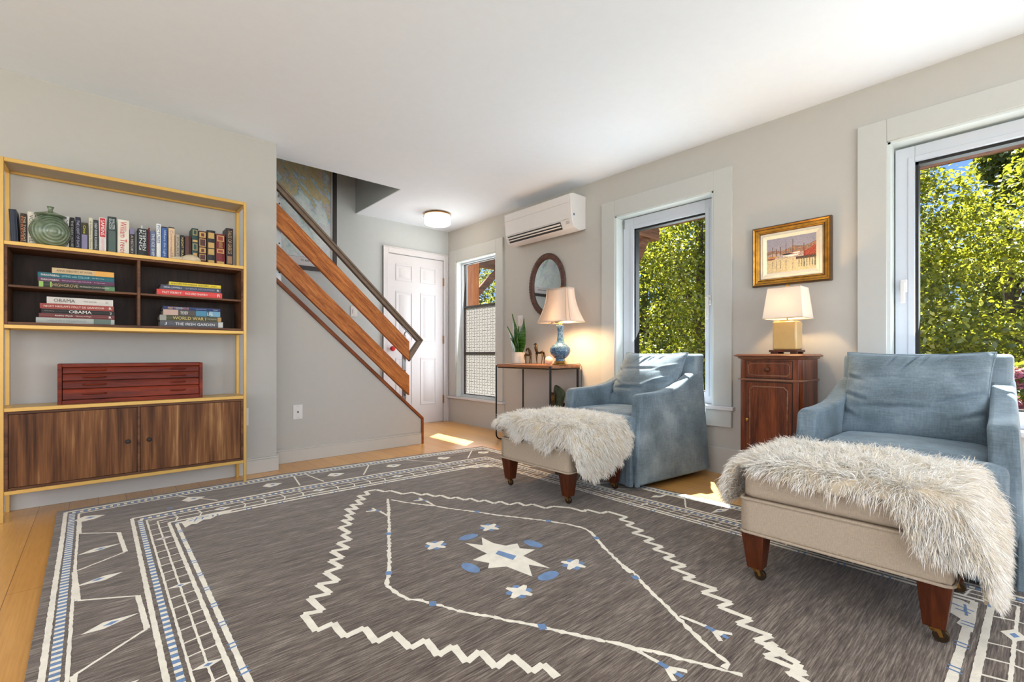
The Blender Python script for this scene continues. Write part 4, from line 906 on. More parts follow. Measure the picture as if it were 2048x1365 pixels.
def rpoly(pts, mat, z=0.0006, warp=False):
    z += zb()
    if warp: pts = [rwarp(*p) for p in pts]
    rug.add([(p[0], p[1], RZ + z) for p in pts], [tuple(range(len(pts)))], mat)
def rline(pts, w, mat=None, z=0.0006, jit=0.0012, step=0.014, warp=False, wf=None):
    """a woven line: pile edges step a little"""
    mat = mat or M['rug_cream']
    for (a, b) in zip(pts[:-1], pts[1:]):
        L = math.hypot(b[0] - a[0], b[1] - a[1]); n = max(1, int(L / step))
        if L < 1e-5: continue
        dx, dy = (b[0] - a[0]) / L, (b[1] - a[1]) / L; l = []; r = []; z_ = z + zb()
        for i in range(n + 1):
            t = i / n; x = a[0] + (b[0] - a[0]) * t; y = a[1] + (b[1] - a[1]) * t
            ww = (wf(t * L, L) if wf else w) / 2
            j1, j2 = RJ.uniform(-jit, jit), RJ.uniform(-jit, jit)
            l.append((x - dy * (ww + j1), y + dx * (ww + j1))); r.append((x + dy * (ww + j2), y - dx * (ww + j2)))
        if warp: l = [rwarp(*p) for p in l]; r = [rwarp(*p) for p in r]
        m = len(l); rug.add([(p[0], p[1], RZ + z_) for p in l + r], [(i, i + 1, m + i + 1, m + i) for i in range(m - 1)], mat)
CR, BL = M['rug_cream'], M['rug_blue']
# border described by its distance from the edge; same bands on all four sides
def band(side, off, w, mat, dash=None, z=0.0006, a0=None, a1=None, k=1.0):
    off *= k; w = w * (0.5 + 0.5 * k)
    if side in 'lr':
        lo, hi = RY0 + off, RY1 - off * (1.45 if a1 is None else 1); x = RX0 + off if side == 'l' else RX1 - off * 0.93
        lo = RY0 + off * 1.45
        if a0 is not None: lo = a0
        if a1 is not None: hi = a1
        if dash:
            y = lo; i = 0
            while y < hi - dash[0]:
                rline([(x, y), (x, y + dash[0])], w, mat[i % len(mat)], z, warp=True, jit=0.0008); y += dash[1]; i += 1
        else: rline([(x, lo), (x, hi)], w, mat, z, warp=True)
    else:
        off2 = off * 1.45; lo, hi = RX0 + off, RX1 - off * 0.93; y = RY1 - off2 if side == 't' else RY0 + off2
        if a0 is not None: lo = a0
        if a1 is not None: hi = a1
        if dash:
            x = lo; i = 0
            while x < hi - dash[0]:
                rline([(x, y), (x + dash[0], y)], w * 1.3, mat[i % len(mat)], z, warp=True, jit=0.0008); x += dash[1]; i += 1
        else: rline([(lo, y), (hi, y)], w * 1.35, mat, z, warp=True)
for sd in 'lrtb':
    band(sd, 0.034, 0.016, CR)
    band(sd, 0.060, 0.024, [CR, BL], dash=(0.0135, 0.0150))
    band(sd, 0.086, 0.010, CR)
    band(sd, 0.290, 0.016, CR)
    band(sd, 0.320, 0.020, [CR, BL], dash=(0.0155, 0.0170))
    band(sd, 0.345, 0.008, CR)
    band(sd, 0.385, 0.007, CR)
    band(sd, 0.427, 0.014, CR)
    band(sd, 0.455, 0.016, CR)
    # blue cross marks on the innermost line
    k = 0
    rng = np.arange(0.1, 3.2, 0.145) if sd in 'lr' else np.arange(0.45, 2.2, 0.16)
    for t in rng:
        for d in (0, 0.022):
            if sd in 'lr':
                x = RX0 + 0.455 if sd == 'l' else RX1 - 0.455 * .93; rline([(x - 0.013, t + d), (x + 0.013, t + d + 0.004)], 0.007, BL, 0.0012, warp=True)
            else:
                y = RY1 - 0.455 * 1.45 if sd == 't' else RY0 + 0.455 * 1.45; rline([(t + d, y - 0.016), (t + d + 0.003, y + 0.016)], 0.007, BL, 0.0012, warp=True)
    # ladder rungs between the thin lines, with a lozenge every seventh
    if sd in 'lr':
        x0_, x1_ = (RX0 + 0.345, RX0 + 0.427) if sd == 'l' else (RX1 - 0.345 * .93, RX1 - 0.427 * .93); i = 0
        for t in np.arange(0.10, 3.05, 0.083):
            xm = (x0_ + x1_) / 2
            if i % 7 == 3:
                rpoly([(x0_, t), (xm, t + 0.016), (x1_, t + 0.004), (xm, t - 0.014)], CR, 0.0008, True); rpoly([(xm - 0.012, t), (xm, t + 0.008), (xm + 0.012, t + 0.001), (xm, t - 0.007)], BL, 0.0012, True)
            else: rline([(x0_, t - 0.008), (xm, t), (x1_, t + 0.006)], 0.0065, CR, 0.0006, warp=True)
            i += 1
    else:
        f = 1 if sd == 't' else -1; e = RY1 if sd == 't' else RY0
        y0_, y1_ = e - f * 0.345 * 1.45, e - f * 0.427 * 1.45; i = 0
        for t in np.arange(0.30, 2.25, 0.105):
            ym = (y0_ + y1_) / 2
            if i % 5 == 2:
                rpoly([(t - 0.045, ym), (t, ym + 0.030), (t + 0.05, ym), (t, ym - 0.030)], CR, 0.0008, True); rpoly([(t - 0.018, ym), (t, ym + 0.011), (t + 0.018, ym), (t, ym - 0.011)], BL, 0.0012, True)
            else: rline([(t, y0_), (t + 0.012, ym), (t - 0.006, y1_)], 0.008, CR, 0.0006, warp=True)
            i += 1
# meander and leaf lozenges of the outer guard, left and right
def guard(fx):
    P = [(0.09, 3.28), (0.092, 3.02), (0.232, 2.905), (0.246, 2.605), (0.085, 2.505), (0.100, 2.205), (0.262, 2.105), (0.270, 1.836), (0.10, 1.700), (0.10, 1.42), (0.26, 1.33), (0.265, 1.05), (0.10, 0.93), (0.10, 0.66), (0.26, 0.56), (0.262, 0.28), (0.10, 0.17), (0.10, -0.1)]
    for i in range(len(P) - 1):
        a, b = P[i], P[i + 1]; vert = abs(a[0] - b[0]) < 0.03
        rline([(fx(a[0]), a[1]), (fx(b[0]), b[1])], 0.016 if vert else 0.009, CR, 0.0007, warp=True)
    for (u, v, d) in ((0.165, 2.72, 1), (0.155, 2.36, -1), (0.185, 1.95, 1), (0.16, 1.55, -1), (0.18, 1.18, 1), (0.16, 0.79, -1), (0.18, 0.42, 1)):
        rpoly([(fx(u - 0.075), v - 0.02), (fx(u - 0.02 * d), v + 0.022), (fx(u + 0.075), v + 0.014), (fx(u - 0.02 * d), v - 0.026)], CR, 0.0008, True)
        rpoly([(fx(u - 0.022), v - 0.006), (fx(u), v + 0.009), (fx(u + 0.02), v + 0.004), (fx(u), v - 0.012)], BL, 0.0012, True)
guard(lambda u: RX0 + u); guard(lambda u: RX1 - u * 0.93)
def guard_h(fy):
    P = [(0.20, 0.13), (0.36, 0.13), (0.52, 0.38), (0.98, 0.38), (1.02, 0.13), (1.10, 0.13), (1.13, 0.38), (1.40, 0.38), (1.55, 0.13), (1.85, 0.13), (2.02, 0.38), (2.26, 0.38), (2.48, 0.13)]
    for a, b in zip(P[:-1], P[1:]):
        if abs(a[1] - b[1]) > 0.1: rline([(a[0], fy(a[1])), (b[0], fy(b[1]))], 0.010, CR, 0.0007, warp=True)
    for t in (-0.03, 0.42, 0.85, 1.26, 1.69, 2.12, 2.52):
        rpoly([(t - 0.06, fy(0.25)), (t - 0.02, fy(0.20)), (t + 0.015, fy(0.215)), (t + 0.06, fy(0.25)), (t + 0.015, fy(0.29)), (t - 0.03, fy(0.30))], CR, 0.0008, True)
        rpoly([(t - 0.02, fy(0.25)), (t, fy(0.235)), (t + 0.02, fy(0.25)), (t, fy(0.265))], BL, 0.0012, True)
guard_h(lambda v: RY1 - v); guard_h(lambda v: RY0 + v)
# corner wedges inside the border
for (cx, cy, fx_, fy_) in ((0.315, 2.845, 1, 1), (2.245, 2.845, -1, 1), (0.315, 0.19, 1, -1), (2.245, 0.19, -1, -1)):
    w = [(0, 0), (0.004, -0.085), (0.035, -0.050), (0.055, -0.062), (0.09, -0.02), (0.12, -0.03), (0.16, 0.012), (0.20, 0.005), (0.235, 0.045), (0.14, 0.045), (0.03, 0.040)]
    rpoly([(cx + fx_ * a, cy + 0.0 + fy_ * b) for a, b in w], CR, 0.0008, True)
    for (a, b, c, d) in ((0.03, 0.010, 0.12, 0.022), (0.05, -0.020, 0.07, 0.036), (0.085, -0.008, 0.095, 0.03)):
        rline([(cx + fx_ * a, cy + fy_ * b), (cx + fx_ * c, cy + fy_ * d)], 0.007, BL, 0.0012, warp=True)
# medallion zigzag, mirrored into the unseen near half
mid = lambda L, y: [p for p in L]
rline(ZIGL, 0.024, CR, 0.0008)
tail = [(2.614 - p[0], p[1]) for p in ZIGR[45:][::-1]]
lowL = [(p[0], 3.02 - p[1]) for p in ZIGL if p[0] > 0.92 and p[1] > 2.2][::-1]
lowR = [(p[0], 3.02 - p[1]) for p in ZIGR if p[1] > 2.45]
rline(lowL, 0.024, CR, 0.0008); rline(lowR, 0.024, CR, 0.0008)
rline(ZIGR, 0.022, CR, 0.0008)
def bead(t, L): return 0.010 + 0.010 * abs(math.sin(t * PI / 0.048))
def resample(P):
    out = []
    for a, b in zip(P[:-1], P[1:]): out.append(a)
    return out + [P[-1]]
for Pn in (BEAD1, BEAD2[:19], BEAD2[19:]):
    acc = 0
    for a, b in zip(Pn[:-1], Pn[1:]):
        L = math.hypot(b[0] - a[0], b[1] - a[1]); o = acc
        rline([a, b], 0.014, CR, 0.0007, jit=0.0025, wf=lambda t, L, o=o: 0.009 + 0.011 * (((t + o) / 0.042) % 1.0)); acc += L
for B in BR:
    rline(B, 0.014, CR, 0.0009, jit=0.002)
    e = B[-1]; d = B[-2]; ax = (e[0] - d[0], e[1] - d[1]); l = math.hypot(*ax); ax = (ax[0] / l, ax[1] / l)
    for s_ in (-1, 1): rline([(e[0] - ax[0] * .03, e[1] - ax[1] * .03), (e[0] - ax[1] * .03 * s_ + ax[0] * 0.015, e[1] + ax[0] * .03 * s_ + ax[1] * 0.015)], 0.014, CR, 0.0009)
    rline([(e[0] - ax[0] * .055, e[1] - ax[1] * .055), (e[0] - ax[0] * .025, e[1] - ax[1] * .025)], 0.016, BL, 0.0013)
    rline([(e[0] - ax[0] * .0, e[1] - ax[1] * .0), (e[0] + ax[0] * .02, e[1] + ax[1] * .02)], 0.014, BL, 0.0013)
for p in [(1.033, 2.056), (0.848, 1.688), (0.857, 1.382), (1.042, 1.039), (1.723, 1.674), (1.534, 2.024), (1.730, 1.372), (1.538, 1.033)]:
    rpoly([(p[0] - 0.018, p[1] - 0.006), (p[0] - 0.002, p[1] + 0.020), (p[0] + 0.018, p[1] + 0.006), (p[0] + 0.002, p[1] - 0.020)], BL, 0.0013)
cx_, cy_ = 1.2965, 1.510
rug.add([(cx_, cy_, RZ + 0.0009)] + [(p[0], p[1], RZ + 0.0009) for p in STAR], [(0, 1 + i, 1 + (i + 1) % len(STAR)) for i in range(len(STAR))], CR)
rpoly(SC, BL, 0.0013)
for i, p in enumerate(OV):
    a0 = math.atan2(p[1] - cy_, p[0] - cx_) + PI / 2
    rpoly([(p[0] + 0.052 * math.cos(a) * math.cos(a0) * (1 + RJ.uniform(-.08, .08)) - 0.028 * math.sin(a) * math.sin(a0), p[1] + 0.052 * math.cos(a) * math.sin(a0) + 0.028 * math.sin(a) * math.cos(a0)) for a in np.linspace(0, 2 * PI, 17)[:-1]], BL, 0.0009)
for (px, py) in ((1.129, 1.795), (1.444, 1.804), (1.445, 1.263), (1.134, 1.248)):
    for a in (0.35, 0.35 + PI / 2):
        w = 0.052; rline([(px - w * math.cos(a), py - w * math.sin(a)), (px + w * math.cos(a), py + w * math.sin(a))], 0.022, CR, 0.0010, wf=lambda t, L: 0.014 + 0.022 * math.sin(PI * t / L))
    for a in (0.35 + PI / 4, 0.35 + 3 * PI / 4, 0.35 + 5 * PI / 4, 0.35 + 7 * PI / 4):
        c_, s_ = math.cos(a), math.sin(a); q = (px + 0.034 * c_, py + 0.034 * s_)
        rpoly([(q[0] + 0.016 * math.cos(b), q[1] + 0.014 * math.sin(b)) for b in np.linspace(0, 2 * PI, 9)[:-1]], BL, 0.0008)
ro = rug.build('patterned_rug'); tag(ro, 'large grey-brown hand-woven rug with cream zigzag medallion and blue accents', 'rug')

# ------------------------------------------------------------------ armchairs (local space: front at x=0 facing -x, centre y=0)
def rbox(mb, x0, x1, y0, y1, z0, z1, mat, r=0.03, nx=14, ny=14, crown=0.0, side=0.0, n=5):
    """soft box: superellipse-rounded, with a crowned top"""
    cx, cy, cz = (x0 + x1) / 2, (y0 + y1) / 2, (z0 + z1) / 2; hx, hy, hz_ = (x1 - x0) / 2, (y1 - y0) / 2, (z1 - z0) / 2
    def fn(face):
        def g(u, v):
            a, b = u * 2 - 1, v * 2 - 1
            p = {'t': (a, b, 1), 'b': (a, -b, -1), 'f': (-1, -a, b), 'k': (1, a, b), 'l': (a, 1, -b), 'r': (a, -1, b)}[face]
            q = [p[0] * hx, p[1] * hy, p[2] * hz_]
            i = [max(-h + r, min(h - r, c)) for c, h in zip(q, (hx, hy, hz_))]
            d = Vector([c - e for c, e in zip(q, i)])
            if d.length > 1e-9: d = d.normalized() * r
            o = [i[k] + d[k] for k in range(3)]
            w = (1 - (o[0] / hx) ** 2) * (1 - (o[1] / hy) ** 2)
            if o[2] > 0: o[2] += crown * max(0, w)
            o[0] *= 1 + side * (1 - (o[2] / hz_) ** 2) * 0.5; 
            return (cx + o[0], cy + o[1], cz + o[2])
        return g
    for f in 'tbfklr': mb.grid(fn(f), nx, ny, mat)
def weld(o, d=0.0004):
    bm = bmesh.new(); bm.from_mesh(o.data); bmesh.ops.remove_doubles(bm, verts=bm.verts, dist=d); bmesh.ops.recalc_face_normals(bm, faces=bm.faces); bm.to_mesh(o.data); bm.free()
    o.data.polygons.foreach_set('use_smooth', [True] * len(o.data.polygons)); o.data.update()
def make_armchair(label):
    root = thing('armchair', label, 'armchair', (0, 0, 0), 'pair of blue velvet armchairs'); V = M['velvet']
    HW = 0.368
    for s in (1, -1):   # arm + side panel in one sweep from the floor skirt to the arm top
        P = [(0.002, 0.36), (0.022, 0.44), (0.036, 0.50), (0.040, 0.572), (0.050, 0.590), (0.09, 0.597), (0.22, 0.600), (0.34, 0.610), (0.44, 0.632), (0.53, 0.668), (0.62, 0.710), (0.69, 0.732), (0.752, 0.740), (0.765, 0.03), (-0.004, 0.03), (-0.010, 0.29)]
        a = MB(); th0 = 0.082
        def yo(x, z):   # outer face flares toward the floor, tapers toward the back top
            return HW - 0.012 + 0.024 * max(0, (0.62 - z) / 0.6) - 0.030 * max(0, x / 0.8) * (z / 0.75)
        n = len(P)
        outer = [(x, s * yo(x, z), z) for x, z in P]; inner = [(x, s * (yo(x, z) - th0), z) for x, z in P]
        a.add(outer + inner, [tuple(range(n)), tuple(range(n, 2 * n))[::-1]] + [(i, (i + 1) % n, n + (i + 1) % n, n + i) for i in range(n)], V)
        o = a.build('arm', root, bevel=0.016, seg=3)
        o.modifiers.new('w', 'WEIGHTED_NORMAL') if False else None
    b = MB()   # backrest slab
    yb = 0.325
    b.hexa([(0.60, -yb, 0.30), (0.752, -yb, 0.30), (0.752, yb, 0.30), (0.60, yb, 0.30)], [(0.688, -yb, 0.850), (0.778, -yb, 0.856), (0.778, yb, 0.856), (0.688, yb, 0.850)], V)
    b.build('backrest', root, bevel=0.022, seg=4)
    b = MB().box(0.680, 0.762, -0.345, 0.345, 0.03, 0.5, V).build('back_skirt', root, bevel=0.01)
    c = MB(); rbox(c, 0.02, 0.64, -0.275, 0.275, 0.315, 0.462, V, 0.035, crown=0.012); rbox(c, -0.055, 0.06, -0.335, 0.335, 0.315, 0.455, V, 0.035, crown=0.004)
    o = c.build('seat_cushion', root, smooth=True); weld(o)
    # skirt: front panel and pleated corners, with a slim shadow gap over the floor
    k = MB()
    def skirt(u, v):
        y = -0.345 + 0.69 * u; z = 0.026 + 0.285 * v; x = -0.030 + 0.010 * v - 0.004 * math.sin(u * 17) * (1 - v)
        return (x, y, z)
    k.grid(skirt, 40, 6, V)
    k.box(-0.012, 0.01, -0.33, 0.33, 0.026, 0.312, V)
    k.build('front_skirt', root, smooth=True)
    for s in (1, -1):
        q = MB()
        for (ya, yb_, x0) in ((0.300, 0.346, -0.040), (0.352, 0.378, -0.014)):
            q.hexa([(x0 - 0.006, s * ya, 0.022), (x0 + 0.022, s * ya, 0.022), (x0 + 0.022, s * yb_, 0.022), (x0 - 0.006, s * yb_, 0.022)],
                   [(x0 + 0.012, s * ya, 0.305), (x0 + 0.03, s * ya, 0.305), (x0 + 0.03, s * (yb_ - .012), 0.305), (x0 + 0.012, s * (yb_ - .012), 0.305)], V)
        q.build('corner_pleat', root, bevel=0.006, seg=2)
    w = MB(); w.tube([(-0.030, -0.34, 0.312), (-0.030, 0.34, 0.312)], 0.005, V, 8); w.build('welt', root, smooth=True)
    MB().box(0.05, 0.72, -0.30, 0.30, 0.0, 0.03, M['black']).build('swivel_base', root)
    # loose back pillow with creases
    def pil(sd):
        def f(u, v):
            a, b_ = u * 2 - 1, v * 2 - 1
            th = 0.118 * (max(0.0, 1 - abs(a) ** 3.2) ** 0.55) * (max(0.0, 1 - abs(b_) ** 2.1) ** 0.68) + 0.0
            y = -0.012 + a * 0.284 * (1 - 0.035 * (1 - abs(b_) ** 2.2) * abs(a) ** 6 * 2); z = b_ * 0.225 * (1 - 0.03 * math.cos(a * 2.2)) + 0.006 * a * a * b_
            cr = 0.0
            if sd > 0:
                for (ax, az, ang, ln, wd, dp) in CREASE:
                    du = (a - ax) * math.cos(ang) + (b_ - az) * math.sin(ang); dv = -(a - ax) * math.sin(ang) + (b_ - az) * math.cos(ang)
                    cr -= 1.7 * dp * math.exp(-(du / ln) ** 2 - (dv / wd) ** 2); cr += 0.8 * dp * math.exp(-(du / ln) ** 2 - ((dv - wd * 1.9) / (wd * 1.2)) ** 2)
                cr += 0.0025 * math.sin(a * 9 + b_ * 5) * math.sin(b_ * 7 - a * 3)
            x = -sd * (th + cr * min(1, th / 0.03))
            # local pillow frame -> chair: lean back
            lean = 0.50; xx = 0.520 + x * math.cos(lean) + (z) * math.sin(lean) + 0.02; zz = 0.655 + z * math.cos(lean) - x * math.sin(lean) * 0.6
            return (xx, -y, zz)
        return f
    CREASE = [(-0.28, 0.80, 1.25, 0.16, 0.018, 0.010), (-0.02, 0.74, 1.15, 0.22, 0.020, 0.014), (0.16, 0.80, 1.25, 0.16, 0.018, 0.010), (0.42, 0.82, 1.1, 0.13, 0.02, 0.008),
              (0.80, 0.40, 0.45, 0.26, 0.035, 0.012), (0.70, -0.10, 0.50, 0.34, 0.04, 0.014), (0.82, -0.45, 0.6, 0.22, 0.04, 0.010),
              (-0.85, 0.30, -0.45, 0.22, 0.035, 0.010), (-0.80, -0.15, -0.5, 0.26, 0.035, 0.010), (-0.90, -0.5, -0.7, 0.2, 0.04, 0.010), (-0.15, -0.42, 0.03, 0.55, 0.05, 0.008), (-0.1, 0.30, 0.05, 0.5, 0.05, 0.006)]
    p = MB(); p.grid(pil(1), 84, 64, V); p.grid(pil(-1), 84, 64, V)
    o = p.build('back_pillow', root, smooth=True, angle=180); weld(o)
    seam = MB(); pts = [pil(1)(u, v) for (u, v) in [(i / 20, 0) for i in range(20)] + [(1, i / 16) for i in range(16)] + [(1 - i / 20, 1) for i in range(20)] + [(0, 1 - i / 16) for i in range(16)]]
    seam.tube(pts, 0.005, V, 6, closed=True); seam.build('piping', o, smooth=True)
    return root
ch2 = make_armchair('blue velvet armchair at the right edge, in front of the nearest window, right of the mahogany cabinet')
ch1 = copy_tree(ch2); ch1['label'] = 'blue velvet armchair in front of the middle window with sunlight on its pillow'
ch2.location = (2.432, 0.416, RZ)
ch1.location = (2.560, 2.035, RZ); ch1.rotation_euler = (0, 0, math.radians(-6.4))

# ------------------------------------------------------------------ ottomans
def make_ottoman(label):
    """local: x 0..0.54 (front at 0), y -0.30..0.30"""
    root = thing('ottoman', label, 'ottoman', (0, 0, 0), 'pair of cream ottomans in front of the armchairs'); Lm = M['linen']
    b = MB(); rbox(b, 0.0, 0.52, -0.300, 0.300, 0.178, 0.308, Lm, 0.014, 16, 16); o = b.build('base', root, smooth=True); weld(o)
    c = MB(); rbox(c, 0.008, 0.512, -0.293, 0.293, 0.306, 0.425, Lm, 0.026, 18, 18, crown=0.020); o = c.build('cushion', root, smooth=True); weld(o)
    for z, ins, r in ((0.306, 0.0, 0.006), (0.180, -0.001, 0.005), (0.412, 0.012, 0.005)):
        a = ins; x0, x1, y0, y1 = a, 0.52 - a, -0.30 + a, 0.30 - a; k = 0.02
        P = [(x0 + k, y0, z), (x1 - k, y0, z), (x1 - k * .3, y0 + k * .3, z), (x1, y0 + k, z), (x1, y1 - k, z), (x1 - k * .3, y1 - k * .3, z), (x1 - k, y1, z), (x0 + k, y1, z), (x0 + k * .3, y1 - k * .3, z), (x0, y1 - k, z), (x0, y0 + k, z), (x0 + k * .3, y0 + k * .3, z)]
        MB().tube(P, r, Lm, 8, closed=True).build('welt', root, smooth=True)
    for s in (1, -1):
        for xx in (0, 1):
            xa = 0.004 if xx == 0 else 0.516; d = 1 if xx == 0 else -1
            x0, x1 = sorted((xa, xa + d * 0.082)); y0, y1 = sorted((s * 0.298, s * 0.216))
            xb0, xb1 = sorted((xa + d * 0.016, xa + d * 0.068)); yb0, yb1 = sorted((s * 0.281, s * 0.229))
            l = MB().hexa([(xb0, yb0, 0.040), (xb1, yb0, 0.040), (xb1, yb1, 0.040), (xb0, yb1, 0.040)], [(x0, y0, 0.180), (x1, y0, 0.180), (x1, y1, 0.180), (x0, y1, 0.180)], M['legwood'])
            lo = l.build('leg', root, bevel=0.002)
            xc, yc = xa + d * (0.030 if d > 0 else 0.044), s * 0.254; w = MB()
            w.lathe([(0.010, 0.028), (0.013, 0.034), (0.013, 0.041)], (xc, yc, 0), M['brass'], n=14)
            w.prism([(yc - 0.004, 0.048), (yc - 0.016, 0.040), (yc - 0.022, 0.019), (yc - 0.014, 0.017), (yc - 0.008, 0.030), (yc + 0.010, 0.036)], 'x', xc - 0.012, xc - 0.009, M['brass'])
            w.prism([(yc - 0.004, 0.048), (yc - 0.016, 0.040), (yc - 0.022, 0.019), (yc - 0.014, 0.017), (yc - 0.008, 0.030), (yc + 0.010, 0.036)], 'x', xc + 0.009, xc + 0.012, M['brass'])
            w.lathe([(0.0, -0.009), (0.018, -0.009), (0.020, -0.006), (0.020, 0.006), (0.018, 0.009), (0.0, 0.009)], (xc, yc - 0.016, 0.0205), M['bronze'], axis='x', n=20)
            w.build('caster', lo, smooth=True)
    return root
ot2 = make_ottoman('cream upholstered ottoman on tapered legs at the right, under the larger sheepskin')
ot1 = copy_tree(ot2); ot1['label'] = 'cream upholstered ottoman in front of the farther armchair, under a sheepskin'
OT2 = (1.845, 0.472, RZ); OT1 = (1.975, 2.057, RZ)
ot2.location = OT2; ot1.location = OT1; ot1.scale = (1, 0.985, 1)

# ------------------------------------------------------------------ sheepskins: hide draped over the ottoman with real wool strands
def sheepskin(label, org, outline, n_strand, seed, length, front, lump=0.012):
    """outline: polygon of the pelt in unrolled top coordinates (x across, y along); over the edge it hangs"""
    rs = np.random.RandomState(seed)
    X0, X1, Y0, Y1, ZT = 0.0, 0.52, -0.30, 0.30, 0.436
    R = 0.035
    def drape1(c, lo, hi):
        """returns (pos, drop, outward sign)"""
        if c < lo: d = lo - c; s = -1; e = lo
        elif c > hi: d = c - hi; s = 1; e = hi
        else: return c, 0.0, 0.0
        q = R * PI / 2
        if d < q: a = d / R; return e + s * R * math.sin(a), R * (1 - math.cos(a)), s * (a / (PI / 2))
        return e + s * (R + (0.012 if hi == hi_x else 0.040) * math.sin(min(1, (d - q) / 0.12) * 1.5)), R + (d - q), s
    lo_x, hi_x, lo_y, hi_y = X0 + R * .5, X1 - R * .5, Y0 + R * .5, Y1 - R * .5
    def drape(u, v):
        x, dx, sx = drape1(u, lo_x - 0.0, hi_x); y, dy, sy = drape1(v, lo_y, hi_y)
        x -= (R * .45 if u > hi_x else 0) * 0; 
        drop = max(dx, dy) if (dx == 0 or dy == 0) else math.hypot(dx, dy) * 0.93
        b = 0.020 * (1 - ((x - .27) / .3) ** 2) * (1 - (y / .33) ** 2)
        z = ZT + max(0, b) - drop + 0.006 * math.sin(u * 23 + 1) * math.sin(v * 19)
        nx, ny = sx, sy; nz = 1.0 - max(abs(sx), abs(sy)); nrm = np.array([nx, ny, max(0.05, nz)]); nrm /= np.linalg.norm(nrm)
        return np.array([x, y, z]), nrm
    poly = outline
    def inside(p):
        c = False; n = len(poly); j = n - 1
        for i in range(n):
            a, b = poly[i], poly[j]
            if (a[1] > p[1]) != (b[1] > p[1]) and p[0] < (b[0] - a[0]) * (p[1] - a[1]) / (b[1] - a[1]) + a[0]: c = not c
            j = i
        return c
    root = thing('sheepskin_throw', label, 'sheepskin', org, 'long-haired white sheepskins draped over the ottomans')
    ux0, ux1 = min(p[0] for p in poly), max(p[0] for p in poly); vy0, vy1 = min(p[1] for p in poly), max(p[1] for p in poly)
    # hide (thin slab mesh)
    N = 46; idx = {}; hv = []; hf = []
    for i in range(N + 1):
        for j in range(N + 1):
            u = ux0 + (ux1 - ux0) * i / N; v = vy0 + (vy1 - vy0) * j / N; p, nn = drape(u, v); hv.append(tuple(p + nn * 0.003))
    for i in range(N):
        for j in range(N):
            u = ux0 + (ux1 - ux0) * (i + .5) / N; v = vy0 + (vy1 - vy0) * (j + .5) / N
            if inside((u, v)): a = i * (N + 1) + j; hf.append((a, a + N + 1, a + N + 2, a + 1))
    used = sorted({k for f in hf for k in f}); mp = {k: i for i, k in enumerate(used)}
    h = MB(); h.add([hv[k] for k in used], [tuple(mp[k] for k in f) for f in hf], M['hide']); ho = h.build('hide', root, smooth=True, local=True, angle=180)
    md = ho.modifiers.new('solid', 'SOLIDIFY'); md.thickness = 0.006; md.offset = 1
    # wool strands
    cl = []   # tuft centres
    while len(cl) < n_strand // 42:
        p = (rs.uniform(ux0, ux1), rs.uniform(vy0, vy1))
        if inside(p): cl.append(p)
    cl = np.array(cl); SEG = 5
    pts = []; k = 0
    while len(pts) < n_strand:
        c = cl[rs.randint(len(cl))]; p = c + rs.normal(size=2) * 0.013
        if inside(p): pts.append((p[0], p[1], c[0], c[1]))
    pts = np.array(pts); n = len(pts)
    root_p = np.empty((n, 3)); nr = np.empty((n, 3)); tip_n = np.empty((n, 3)); cc = np.empty((n, 3))
    cent = np.array([0.27, 0.0])
    cache = {}
    for i in range(n):
        root_p[i], nr[i] = drape(pts[i, 0], pts[i, 1])
        key = (pts[i, 2], pts[i, 3])
        if key not in cache: cache[key] = (drape(key[0], key[1]), rs.normal(size=3), rs.uniform(0.75, 1.2))
        (cp, cn), rv, ln = cache[key]; cc[i] = cp + cn * length * 0.62 * ln
        out = np.array([key[0] - cent[0], (key[1] - cent[1]) * 0.9, 0]); out /= (np.linalg.norm(out) + 0.12)
        tip_n[i] = out * 0.75 + rv * 0.30
    Lr = length * rs.uniform(0.7, 1.15, n)[:, None]
    grav = np.array([0, 0, -1.0])
    d = nr * 0.55 + tip_n * 0.75 + rs.normal(size=(n, 3)) * 0.10; d /= np.linalg.norm(d, axis=1)[:, None]
    P = np.empty((SEG + 1, n, 3)); P[0] = root_p
    curl = rs.normal(size=(n, 3)) * 0.20
    ph = np.array([hash((round(a, 4), round(b, 4))) % 628 / 100 for a, b in pts[:, 2:4]])
    for s in range(SEG):
        d = d + grav * 0.17 * (1 + 0.5 * s) * np.clip(1.0, 0, 1) + (cc - P[s]) * 2.0 * (s / SEG) + curl * 0.3
        side = np.stack([np.cos(ph + s * 1.7), np.sin(ph + s * 1.7), np.zeros(n)], 1) * 0.20
        d = d + side; 
        # keep the wool above the hide
        dn = (d * nr).sum(1); fix = np.where(dn < 0.06, 0.06 - dn, 0.0); d = d + nr * fix[:, None]
        d /= np.linalg.norm(d, axis=1)[:, None]; P[s + 1] = P[s] + d * Lr / SEG
    wdir = np.cross(d, rs.normal(size=(n, 3))); wdir /= np.linalg.norm(wdir, axis=1)[:, None]
    wid = 0.00115 * rs.uniform(0.7, 1.4, n)[:, None]
    V = np.empty((n, (SEG) * 2 + 1, 3))
    for s in range(SEG):
        t = 1 - 0.75 * s / SEG
        V[:, 2 * s] = P[s] - wdir * wid * t; V[:, 2 * s + 1] = P[s] + wdir * wid * t
    V[:, 2 * SEG] = P[SEG]
    m = 2 * SEG + 1; base = (np.arange(n) * m)[:, None]
    q = np.array([[2 * s, 2 * s + 1, 2 * s + 3, 2 * s + 2] for s in range(SEG - 1)])
    quads = (base[:, None, :] + q[None]).reshape(-1, 4); tris = base + np.array([[2 * SEG - 2, 2 * SEG - 1, 2 * SEG]])
    me = bpy.data.meshes.new('wool'); me.vertices.add(n * m); me.vertices.foreach_set('co', V.reshape(-1).astype(np.float32))
    nl = quads.size + tris.size; me.loops.add(nl); me.polygons.add(len(quads) + len(tris))
